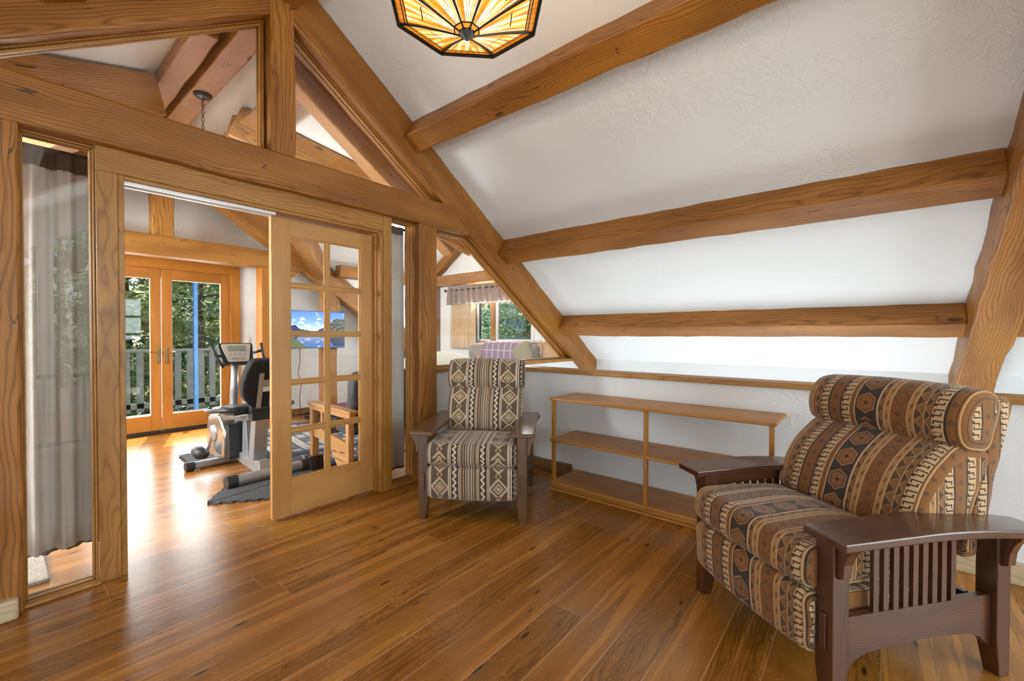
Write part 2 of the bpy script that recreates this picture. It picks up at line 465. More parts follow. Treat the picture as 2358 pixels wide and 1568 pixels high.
# gable behind the camera: wall with tall windows following the roof slope
mb = MB(); YG = -3.95
mb.box(XKL, XK, YG-.15, YG, -2.7, .35)
for (a, b) in ((XKL, -1.2), (.45, .62), (XR-.1, XR+.1), (2.3, 2.45), (3.7, XK)):
    mb.prism([(a, .35), (b, .35), (b, zr(b)), (a, zr(a))] if not a < XR < b else [(a, .35), (b, .35), (b, zr(b)), (XR, zr(XR)), (a, zr(a))], YG-.15, YG)
for (a, b) in ((-1.2, .45), (.62, XR-.1), (XR+.1, 2.3), (2.45, 3.7)):
    mb.prism([(a, zr(a)-.5), (b, zr(b)-.5), (b, zr(b)), (a, zr(a))], YG-.15, YG)
struct(mb.obj('wall_gable', M['plaster']))

# ------------------------------------------------------------------ timbers
WT = 'timber'
def rafter_pts(side, y, lo=4.02, hi=CR-.0):
    c = (lo+hi)/2
    def z(x): return c - K*x if side > 0 else c - K*(2*XR-x)
    return z
perp = (hi_lo := (CR-4.02))*math.cos(math.atan(K))
def rafter(side, y0, y1, x0, x1, mat, label, name='rafter', wob=.005):
    z = rafter_pts(side, y0); ym = (y0+y1)/2
    a = (x0, ym, z(x0)); b = (x1, ym, z(x1))
    return beam(name, a, b, abs(y1-y0), perp, mat, label, 'rafter', (K if side > 0 else -K, 0, 1), wob=wob)
# truss in the partition
rafter(1, YT, YT+.2, XR-.02, XK-.02, wood(WT), 'long diagonal timber rafter sloping down right from the king post across the glazed partition')
rafter(-1, YT, YT+.2, -1.6, XR+.02, wood(WT), 'diagonal timber rafter in the upper left corner, left of the king post')
beam('tie_beam', (-1.2, YT+.10, 2.247), (2.86, YT+.10, 2.247), .2, .225, wood(WT), 'heavy horizontal timber tie beam over the glazed door and partition', bev=.016, wob=.005)
beam('king_post', (1.175, YT+.095, 2.35), (1.175, YT+.095, 3.42), .19, .15, wood(WT), 'upright timber king post standing on the tie beam in the upper left', 'post', upv=(1, 0, 0))
beam('post', (2.325, YT+.10, 0), (2.325, YT+.10, 2.14), .2, .19, wood(WT), 'upright timber post right of the narrow sidelight, behind the farther recliner', 'post', upv=(1, 0, 0))
beam('post', (-.016, YT+.10, 0), (-.016, YT+.10, 2.14), .2, .19, wood(WT), 'upright timber post at the left edge, left of the curtained sidelight', 'post', upv=(1, 0, 0))
# right-hand truss
rafter(1, -.735, -.533, XR-.5, XK-.02, wood(WT), 'rough hewn timber rafter at the right edge, behind the big recliner', wob=.009)
rafter(-1, -.735, -.533, -1.6, XR, wood(WT), 'timber rafter above and behind the viewer on the left slope')
# purlins of the near room and of the well's second bay
def purlin(xt, y0, y1, side, label, mat=None, d=.185, wd=.17):
    n = Vector((-K, -1))/math.hypot(K, 1) if side > 0 else Vector((K, -1))/math.hypot(K, 1)
    s = Vector((1, -K))/math.hypot(1, K) if side > 0 else Vector((-1, -K))/math.hypot(1, K)
    x = xt if side > 0 else 2*XR-xt
    c = Vector((x, zr(x))) + n*d/2 + s*wd/2 - n*.02
    return beam('purlin', (c.x, y0, c.y), (c.x, y1, c.y), wd, d+.04, mat or wood(WT), label, 'purlin', (-n.x, 0, -n.y), wob=.005)
for xt, nm in ((2.165, 'uppermost timber purlin on the white slope, running from the partition rafter to the top edge'),
               (3.294, 'middle timber purlin on the white slope, joining both big rafters'),
               (4.383, 'lowest timber purlin, running level just above the half wall')):
    purlin(xt, -.535, YT+.01, 1, nm)
purlin(4.383, -3.9, -.733, 1, 'short piece of low timber purlin visible right of the right-edge rafter')
purlin(3.294, -3.9, -.733, 1, 'timber purlin beyond the right-edge rafter, behind the viewer')
purlin(2.165, -.535, YT+.01, -1, 'timber purlin stub in the top left corner meeting the left rafter')
beam('ridge_beam', (XR, -.6, 3.42), (XR, YT+.05, 3.42), .17, .24, wood(WT), 'timber ridge beam overhead that carries the stained glass lamp', 'beam')
# far truss and valley timbers
YF = 6.195
rafter(1, YF, YF+.2, XR-.02, XK-.1, wood('far'), 'timber rafter of the far truss, seen through the open doorway sloping down right')
rafter(-1, YF, YF+.2, -1.6, XR+.02, wood('far'), 'timber rafter of the far truss on the left slope of the far room')
beam('tie_beam', (-1.2, YF+.1, 2.23), (3.0, YF+.1, 2.23), .2, .235, wood('far'), 'timber tie beam above the French doors in the far room')
beam('king_post', (1.255, YF+.1, 2.34), (1.255, YF+.1, 3.42), .19, .2, wood('far'), 'short king post above the French doors in the far room', 'post', upv=(1, 0, 0))
beam('post', (2.335, YF+.1, 0), (2.335, YF+.1, 2.12), .2, .11, wood('fdoor'), 'upright timber post just right of the French doors', 'post', upv=(1, 0, 0))
beam('post', (3.235, YF+.1, 0), (3.235, YF+.1, 1.95), .2, .19, wood('far'), 'pale timber post behind the wall television', 'post', upv=(1, 0, 0))
valleys = ((1, -1, 'near right'), (1, 1, 'far right'), (-1, -1, 'near left'), (-1, 1, 'far left'))
for sx, sy, nm in valleys:
    xa = 3.11 if sx > 0 else 2*XR-3.11; xb = 1.50 if sx > 0 else 2*XR-1.50
    beam('valley_rafter', (xa, YC+sy*HY, ZE-.15), (xb, YC+sy*.02, ZP-.15), .16, .30, wood('far'), 'timber valley rafter of the far room ceiling, %s of its crossing' % nm, 'rafter')
beam('ridge_beam', (XR, 3.03, 3.42), (XR, YF, 3.42), .17, .24, wood('pine'), 'timber ridge beam of the far room carrying the chain light canopy', 'beam')  # paler wood makes up for light missing on the underside
for sd, nm in ((1, 'pale timber rafter close behind the upper right triangular window'), (-1, 'pale timber rafter close behind the upper left triangular window, under the left slope')):
    zf = (lambda x: 4.15 - K*x) if sd > 0 else (lambda x: 4.15 - K*(2*XR-x))
    xa, xb = (1.30, 3.05) if sd > 0 else (2*XR-3.05, 2*XR-1.30)
    yq, hq = (3.33, .20) if sd > 0 else (3.14, .12)
    if sd < 0: xb -= .25
    beam('rafter', (xa, yq, zf(xa)), (xb, yq, zf(xb)), .15 if sd > 0 else .10, hq, wood('pine'), nm, 'rafter', (K if sd > 0 else -K, 0, 1))
beam('ceiling_beam', (.965, 3.55, 3.40), (.965, YF, 3.40), .155, .2, wood('pine'), 'pale timber beam beside the far room ridge beam', 'beam')
beam('purlin', (1.60, 3.45, 3.22), (1.60, YF, 3.22), .17, .2, wood('far'), 'timber purlin right of the chain light canopy in the far room', 'purlin', upv=(K, 0, 1))
beam('wall_plate', (5.14, 3.03, 2.17), (5.14, 6.2, 2.17), .16, .185, wood('far'), 'level timber plate above the curtained dormer window', 'beam')
beam('wall_plate', (3.3, 6.12, 2.17), (5.1, 6.12, 2.17), .16, .185, wood('far'), 'timber plate across the far end of the dormer, seen through the door panes', 'beam')
beam('dormer_rafter', (5.14, 6.15, 2.28), (5.14, YC+.03, ZP-.08), .16, .17, wood('far'), 'dark timber rafter of the dormer gable above the curtained window', 'rafter')
beam('dormer_rafter', (5.14, 3.05, 2.28), (5.14, YC-.03, ZP-.08), .16, .17, wood('far'), 'dormer gable rafter on the near side, mostly behind the big partition rafter', 'rafter')
beam('post', (5.12, 6.1, 0), (5.12, 6.1, 2.08), .17, .17, wood('base'), 'dark timber corner post left of the curtained dormer window', 'post', upv=(1, 0, 0))
def curved_brace(pts, y0, y1, th, mat, label):
    up_, dn = [], []
    n = 10
    a, b, c = [Vector(p) for p in pts]
    for i in range(n+1):
        t = i/n; q = a*(1-t)**2 + b*2*t*(1-t) + c*t*t; d = ((b-a)*(1-t) + (c-b)*t).normalized(); nn = Vector((-d.y, d.x))
        up_.append(q+nn*th/2); dn.append(q-nn*th/2)
    mb = MB()
    for i in range(n): mb.prism([tuple(dn[i]), tuple(dn[i+1]), tuple(up_[i+1]), tuple(up_[i])], y0, y1)
    return tag(mb.obj('brace', mat, bev=0), label, 'brace')
curved_brace([(2.42, 1.75), (2.55, 2.1), (3.05, 2.25)], YF+.03, YF+.17, .11, wood('far'), 'curved timber brace rising from the post right of the French doors')
curved_brace([(3.33, 1.45), (3.4, 1.8), (3.2, 2.0)], YF+.03, YF+.17, .1, wood('far'), 'small timber brace at the top of the post behind the television')

# ------------------------------------------------------------------ partition joinery
TR = wood('trim', 'x'); TRZ = wood('trim', 'z')
def glazed(n, poly, y=2.95, fw_=.022, label=None, fy=(2.905, 2.985), fm=None, sm=None, sw=.012, gl=None):
    root = empty('window_%d' % n, (poly[0][0], y, poly[0][1])); struct(root, label, 'window')
    off = (poly[0][0], y, poly[0][1])
    rel = [(p[0]-off[0], p[1]-off[2]) for p in poly]
    inn = inset(rel, fw_)
    mb = ring_mb(MB(), rel, inn, fy[0]-y, fy[1]-y); mb.obj('window_frame', fm or TR, root, bev=.004)
    inn2 = inset(inn, sw)
    mb = ring_mb(MB(), inn, inn2, -.03, -.006); ring_mb(mb, inn, inn2, .006, .022); mb.obj('glass_stop', sm or wood('trim', 'x'), root, bev=.003)
    g = inset(rel, fw_+.004)
    MB().prism(g, -.003, .003).obj('pane', gl or M['glass'], root)
    return root
glazed(1, [(.075, .004), (.325, .004), (.325, 2.135), (.075, 2.135)], fw_=.010, sw=.008, gl=glass_mat('coated_glass', ior=1.85), label='narrow sidelight left of the doorway with grey curtain behind')
glazed(2, [(2.0, .03), (2.235, .03), (2.235, 2.135), (2.0, 2.135)], fw_=.006, sw=.008, label='narrow sidelight right of the glazed door with curtain behind')
glazed(3, [(-.13, 2.36), (1.09, 2.36), (1.09, 3.175)], fw_=.010, fm=wood('timber', 'x'), label='upper triangular window left of the king post')
glazed(4, [(1.26, 2.36), (2.49, 2.36), (1.26, 3.18)], fw_=.010, fm=wood('timber', 'x'), label='upper triangular window right of the king post')
glazed(5, [(2.42, .93), (4.60, .93), (2.82, 2.13), (2.42, 2.13)], fw_=.008, label='large slanted window right of the post, above the half wall')
# sill under window 5
struct(MB().box(2.42, 4.70, 2.86, 3.02, .895, .932).obj('trim_1', TR, bev=.005))
# door casing: jamb boards, head, stops, track
mb = MB(); mb.box(.325, .405, 2.885, 2.905, 0, 2.02); struct(mb.obj('trim_2', TRZ, bev=.004))
mb = MB(); mb.box(1.93, 2.005, 2.885, 2.905, 0, 2.15); struct(mb.obj('trim_3', TRZ, bev=.004))
mb = MB(); mb.box(.325, 1.93, 2.885, 2.905, 2.02, 2.15); struct(mb.obj('trim_4', TR, bev=.004))
mb = MB(); mb.box(.40, .428, 2.905, 3.06, 0, 2.02); mb.box(1.902, 1.93, 2.905, 3.06, 0, 2.02)
mb.box(.405, .43, 2.893, 2.905, 0, 2.02); mb.box(1.905, 1.93, 2.893, 2.905, 0, 2.02); mb.box(1.885, 1.902, 2.93, 2.965, 0, 2.0)
struct(mb.obj('trim_5', TRZ, bev=.003))
mb = MB(); mb.box(.43, 1.905, 2.893, 3.06, 2.00, 2.02); struct(mb.obj('trim_6', TR, bev=.003))
metal_w = plain('white_track', '#F2F2F2', .35, .2)
mb = MB(); mb.box(.43, 1.16, 2.915, 2.935, 1.985, 2.0); mb.box(.43, 1.16, 2.985, 3.005, 1.985, 2.0)
tag(mb.obj('door_track', metal_w, bev=.002), 'white metal door track under the head of the open doorway', 'track')
# bottom sill of sidelights, threshold, baseboards
struct(MB().box(.03, .33, 2.87, 3.0, 0, .012).obj('trim_7', TR, bev=.004))
struct(MB().box(2.0, 2.24, 2.87, 3.0, 0, .035).obj('trim_8', TR, bev=.004))
struct(MB().box(-1.2, .062, 2.79, 2.84, 0, .09).obj('baseboard_left', wood('pale', 'x'), bev=.01))
struct(MB().box(2.42, 3.2, 2.862, 2.885, 0, .10).obj('baseboard_partition', wood('base', 'x'), bev=.005))
struct(MB().box(3.178, 3.2, 1.965, 2.865, 0, .10).obj('baseboard_right', wood('base', 'y'), bev=.005))
struct(MB().box(3.178, 3.2, -3.8, .15, 0, .11).obj('baseboard_right', wood('pale', 'y'), bev=.005))
struct(MB().box(XKL, .5, 6.7, 6.72, 0, .09).obj('baseboard_back', wood('base', 'x'), bev=.005))
struct(MB().box(2.25, XK, 6.7, 6.72, 0, .09).obj('baseboard_back', wood('base', 'x'), bev=.005))
# hinge plates on the left jamb
brass = plain('aged_brass', '#B79A64', .35, .9); silver = plain('brushed_steel', '#C9CBD0', .3, .9)
for z in (.45, 1.05, 1.72):
    tag(MB().box(.428, .431, 2.955, 2.99, z-.05, z+.05).obj('hinge_plate', brass, bev=.001),
        {.45: 'lowest brass hinge plate on the left doorway jamb', 1.05: 'middle brass hinge plate on the left doorway jamb', 1.72: 'top brass hinge plate on the left doorway jamb'}[z], 'hinge')
# glazed door leaf
dr = empty('door_1', (1.15, 2.97, .012)); struct(dr, 'light wood ten-pane glazed door leaf standing closed', 'door')
DW, DH, DT = .752, 1.975, .036
DM = wood('door', 'z'); DMX = wood('door', 'x')
for nm, a in (('stile', (0, .118)), ('stile', (.634, .752))): MB().box(a[0], a[1], 0, DT, 0, DH).obj(nm, DM, dr, bev=.003)
MB().box(.118, .634, 0, DT, 0, .238).obj('rail', DMX, dr, bev=.003)
MB().box(.118, .634, 0, DT, 1.865, DH).obj('rail', DMX, dr, bev=.003)
g = MB(); xm = .376
g.box(xm-.014, xm+.014, .004, DT-.004, .238, 1.865); g.obj('muntin', DM, dr, bev=.003)
rows = [.238, .563, .888, 1.213, 1.538, 1.865]
for z in rows[1:-1]: MB().box(.118, .634, .006, DT-.006, z-.013, z+.013).obj('muntin', DMX, dr, bev=.003)
for i in range(5):
    for (a, b) in ((.118, xm-.014), (xm+.014, .634)):
        z0 = rows[i]+(.014 if i else 0); z1 = rows[i+1]-(.014 if i < 4 else 0)
        MB().box(a, b, .016, .020, z0, z1).obj('pane', M['glass'], dr)
        ring_mb(MB(), [(a, z0), (b, z0), (b, z1), (a, z1)], inset([(a, z0), (b, z0), (b, z1), (a, z1)], .008), .006, .016).obj('glazing_bead', DMX, dr)

# cap of the half wall
struct(MB().box(3.165, 3.345, -3.9, 2.875, .885, .922).obj('trim_9', wood('trim', 'y'), bev=.006), 'honey wood cap board along the top of the white half wall')

# ------------------------------------------------------------------ shelf on the half wall
sh = empty('wall_shelf', (3.195, 1.155, 0)); tag(sh, 'low open three-tier wood shelf along the half wall', 'shelf')
OY = wood('oak', 'y'); OZ = wood('oak', 'z')
def shelf_board(z0, z1, x0=-.395, nm='shelf_board'): 
    return MB().box(x0, -.0, -.765, .775, z0, z1).obj(nm, OY, sh, bev=.006)
shelf_board(.705, .727); shelf_board(.381, .403); shelf_board(.043, .065, -.39)
MB().box(-.375, -.355, -.755, .765, 0, .043).obj('toe_board', OY, sh)
MB().box(-.40, -.375, -.77, .78, 0, .018).obj('base_moulding', OY, sh, bev=.008)
for y in (.75, .0, -.74):
    for (z0, z1) in ((.065, .381), (.403, .705)): MB().box(-.385, -.355, y-.013, y+.013, z0, z1).obj('upright', OZ, sh, bev=.003)
# wall plate left of the shelf? none in the photo

# ------------------------------------------------------------------ fabrics
def fabric(name, kind):
    m, t, p = new_mat(name)
    n = t.nodes.new('ShaderNodeTexCoord'); u, v, _ = sep(n.outputs['UV'])
    sl = noise(comb(u, v, 0.0), 6.0, 2) - .5
    v = v + sl*.006
    if kind == 'key':
        b, dk, cr, lc, dk2 = srgb('#86572B'), srgb('#40322A'), srgb('#D0AC80'), srgb('#B08250'), srgb('#58422E')
        st = [(0, b), (.02, lc), (.045, b), (.055, cr), (.060, dk2), (.085, cr), (.125, dk), (.132, b), (.185, dk), (.192, cr),
              (.230, b), (.250, cr), (.257, dk), (.345, cr), (.353, dk2), (.375, lc), (.400, b), (.460, lc), (.485, dk2), (.515, cr), (.519, dk2),
              (.540, cr), (.578, dk), (.587, b), (.64, dk2), (.646, b)]
        base = ramp(u/.7, [(a/.7, c) for a, c in st], 'CONSTANT')
        key = None
        for (a0, a1, ph) in ((.085, .125, 0), (.192, .230, .4), (.540, .578, .2)):
            a = (u-a0)/(a1-a0); bb = (v/.042 + ph).fr()
            inb = u.btw(a0, a1)
            d = (bb < .13)*(a > .16) + bb.btw(.50, .63)*(a < .86) + a.btw(.16, .30)*bb.btw(.13, .36) + a.btw(.72, .86)*bb.btw(.30, .50) + (a < .30)*bb.btw(.63, .78) + (a < .06)
            d = (d*inb).cl(); key = d if key is None else key + d
        c = mix(key.cl(), base, srgb('#4A3628'))
        # hexagon band
        hb = u.btw(.257, .345); hx = (u-.301)/.044; hv = ((v/.098).fr() - .5)*2.2
        hd = (abs(hx)).mx(abs(hx)*.5 + abs(hv)*.87)
        par = ((v/.098).fl()*.5).fr()*2.0
        c = mix(hb*(hd < .86), c, mix(par*.6, srgb('#7A4E2A'), srgb('#55402E')))
        c = mix(hb*hd.btw(.74, .82), c, srgb('#B08458'))
        inner = (hd < .6)*((abs(hx*1.0 + hv)*4.0).fr() < .32).mx((hd < .6)*((abs(hx - hv)*4.0).fr() < .32))
        c = mix(hb*inner*.8, c, srgb('#A97440')); c = mix(hb*((abs(hx)+abs(hv)) < .22), c, dk)
        # triangle bands
        for (a0, a1) in ((.060, .085), (.353, .375), (.485, .515), (.519, .540)):
            a = (u-a0)/(a1-a0); z = abs((v/.05).fr()*2.0 - 1.0)
            c = mix(u.btw(a0, a1)*(z < a)*.9, c, srgb('#8F6237'))
            c = mix(u.btw(a0, a1)*(abs(z - a) < .12)*.8, c, srgb('#A87B4C'))
        # lace leaves
        for (a0, a1) in ((.02, .045), (.375, .400), (.460, .485)):
            a = ((u-a0)/(a1-a0) - .5)*2.0; bb = (v/.05).fr()*2.0 - 1.0
            c = mix(u.btw(a0, a1)*(abs(abs(a) - .88) < .14), c, cr)
            c = mix(u.btw(a0, a1)*((abs(a + bb*.35)*1.7 + abs(bb)) < .65)*.85, c, srgb('#6E4B2E'))
        # small diamonds on brown
        for cx_, sp in ((.158, .06), (.43, .12), (.60, .07)):
            a = (u-cx_)/.014; bb = ((v/sp).fr() - .5)*sp/.014
            c = mix(((abs(a)+abs(bb)) < .9)*.8, c, dk2)
        a = (u-.43)/.03; bb = ((v/.12 + .5).fr()*2.0 - 1.0)*2.0
        c = mix((abs(abs(a) + abs(bb) - .95) < .12)*u.btw(.400, .460)*.7, c, dk2)
        shade = '#3A2A1E'
    else:
        b, cr, dk = srgb('#645240'), srgb('#CBB79C'), srgb('#2C2420')
        tn, pk = srgb('#7E6750'), srgb('#AD9376')
        st = [(0, dk), (.012, cr), (.018, b), (.022, cr), (.036, b), (.040, b), (.150, cr), (.158, tn), (.163, cr), (.170, dk), (.178, b),
              (.208, dk), (.214, pk), (.236, b), (.248, pk), (.256, dk), (.262, cr), (.268, tn), (.280, cr), (.286, tn), (.298, cr), (.306, dk), (.312, pk), (.320, b), (.334, pk), (.356, dk), (.362, b)]
        um = u
        base = ramp(um/.62, [(a/.62, c) for a, c in st], 'CONSTANT')
        st2 = [(0, b), (.392, dk), (.400, cr), (.408, tn), (.413, cr), (.420, b), (.535, cr), (.549, b), (.553, cr), (.562, dk), (.572, b), (.600, dk)]
        base2 = ramp(um/.62, [(a/.62, c) for a, c in st2], 'CONSTANT')
        c = mix(um > .362, base, base2)
        for (a0, a1) in ((.178, .208), (.362, .392), (.572, .600)):
            a = (um-a0)/(a1-a0); z = abs((v/.038).fr()*2.0 - 1.0)
            c = mix(um.btw(a0, a1)*(abs(z*.7 + .15 - a) < .22), c, srgb('#E6D6BC'))
        for (a0, a1) in ((.040, .150), (.420, .535)):
            cx_ = (a0+a1)/2; hw = (a1-a0)/2
            px_ = (((um-cx_)/hw)*9.0).fl()/9.0 + .055; vy = ((v/.150).fr() - .5)*2.0
            py_ = (vy*12.0).fl()/12.0 + .04
            s1 = abs(px_) + abs(py_)*1.25
            s2 = abs(px_) + (1.0 - abs(py_))*1.25
            jag = (((um-cx_)/hw*9.0).fl() + (vy*12.0).fl())
            chk = (jag*.5).fr() > .25
            mA = (abs(s1 - .98) < .15).mx((abs(s1 - .50) < .10)).mx((abs(s1 - .16) < .07))
            mB = (abs(s2 - .30) < .08)
            mm = (mA*(.55 + chk*.45)).mx(mB*.7)
            c = mix(um.btw(a0, a1)*mm, c, srgb('#D8BC98'))
        shade = '#2A1E18'
    wv = (((u*900.0).sin()*(v*900.0).sin())*.5 + .5)
    fz = noise(comb(u, v, 0.0), 260.0, 2)
    c = mix((fz - .35).cl()*.6 + wv*.10, c, srgb(shade))
    setc(p, c); p.inputs['Roughness'].default_value = .85
    p.inputs['Sheen Weight'].default_value = .25; p.inputs['Specular IOR Level'].default_value = .2
    bump(p, fz, .25, .002)
    return m
M['fabK'] = fabric('greek_key_fabric', 'key'); M['fabD'] = fabric('diamond_fabric', 'dia')

def resample(pts, n):
    pts = [Vector(p) for p in pts]; P = pts+[pts[0]]
    L = [0]
    for i in range(len(pts)): L.append(L[-1]+(P[i+1]-P[i]).length)
    out = []
    for k in range(n):
        s = L[-1]*k/n; i = max(j for j in range(len(pts)) if L[j] <= s+1e-9)
        t = (s-L[i])/max(1e-9, L[i+1]-L[i]); out.append(P[i].lerp(P[i+1], t))
    return out, L[-1]
def rounded(poly, r, k=6):
    out = []; n = len(poly)
    rr = r if isinstance(r, (list, tuple)) else [r]*n
    for i in range(n):
        a = Vector(poly[i-1]); b = Vector(poly[i]); c = Vector(poly[(i+1) % n]); q = rr[i]
        d1 = (a-b).normalized(); d2 = (c-b).normalized()
        p1 = b+d1*min(q, (a-b).length*.49); p2 = b+d2*min(q, (c-b).length*.49)
        for j in range(k+1):
            t = j/k; out.append(tuple(p1*(1-t)**2 + b*2*t*(1-t) + p2*t*t))
    return out
def cushion(name, poly, radii, half, mat, parent, er=.05, u0=0.0, n=56, crown=.012, v0=0.0, sag=0.0, piping=None, squash=1.0):
    """profile polygon in (y,z), swept over x in [-half, half]; uv = (metres across, metres along)"""
    pts, L = resample(rounded(poly, radii), n)
    cen = sum(pts, Vector((0, 0)))/n
    xs = []
    for i in range(7):
        a = (i/6)*math.pi/2; xs.append((half - er + er*math.sin(a), er*(1-math.cos(a))))
    cols = [(-x, d) for x, d in reversed(xs)]
    m = 18
    inner = [(-(half-er) + 2*(half-er)*i/m, 0.0) for i in range(1, m)]
    cols = cols + inner + xs
    mb = MB(); vs = []
    minr = min((p-cen).length for p in pts)
    for (x, d) in cols:
        cr = crown*(1-(x/half)**2)
        for p in pts:
            q = (p-cen); l = q.length
            f = max(.05, (l - min(d, l*.8) + cr)/l)
            q = cen + q*f
            vs.append((x, q.x, q.y))
    nc = len(cols); fs = []; uvs = []
    ulist = []; acc = 0
    for i, (x, d) in enumerate(cols):
        if i: acc += math.hypot(x-cols[i-1][0], d-cols[i-1][1])
        ulist.append(acc)
    # centre the pattern on the cushion: u=x+half mapping for the middle, arc beyond
    mid = [ulist[i] for i in range(nc) if abs(cols[i][0]) < 1e-6]
    off = (ulist[nc//2] if not mid else mid[0])
    ulist = [a - off + half for a in ulist]
    for i in range(nc-1):
        for k in range(n):
            k2 = (k+1) % n
            fs.append((i*n+k, i*n+k2, (i+1)*n+k2, (i+1)*n+k))
            va = v0 + L*k/n; vb = v0 + L*(k+1)/n
            uvs.append(((u0+ulist[i], va), (u0+ulist[i], vb), (u0+ulist[i+1], vb), (u0+ulist[i+1], va)))
    # end caps
    for i, sg in ((0, -1), (nc-1, 1)):
        x = cols[i][0]; ci = len(vs); vs.append((x+sg*.004, cen.x, cen.y))
        for k in range(n):
            k2 = (k+1) % n
            A, B = vs[i*n+k], vs[i*n+k2]
            ue = ulist[i]
            ff = (i*n+k2, i*n+k, ci) if sg < 0 else (i*n+k, i*n+k2, ci)
            va = v0 + L*k/n; vb = v0 + L*(k+1)/n
            pl = lambda q: (.14 + (q[1]-cen.x)*1.0 + (.0 if n < 50 else .0), q[2])      # the side panel is cut from the same cloth, stripes upright
            c3 = pl((0, cen.x, cen.y))
            uvs.append((pl(B), pl(A), c3) if sg < 0 else (pl(A), pl(B), c3)); fs.append(ff)
    mb.add(vs, fs, uvs)
    o = mb.obj(name, mat, parent, smooth=True)
    if piping:
        for sg in (-1, 1):
            pb = MB()
            x = sg*(half-er*.30); dd = er*(1-math.cos(math.asin(.70)))
            ring = []
            for p in pts:
                q = (p-cen); l = q.length; q = cen + q*((l - min(dd, l*.8)+.003)/l); ring.append((x, q.x, q.y))
            pb.tube(ring + ring[:2], .0045, 6, cap=False)
            pb.obj('piping', piping, o, smooth=True)
    return o
pipeK = plain('piping_tan', '#B08A5C', .8); pipeD = plain('piping_brown', '#6A5240', .8)

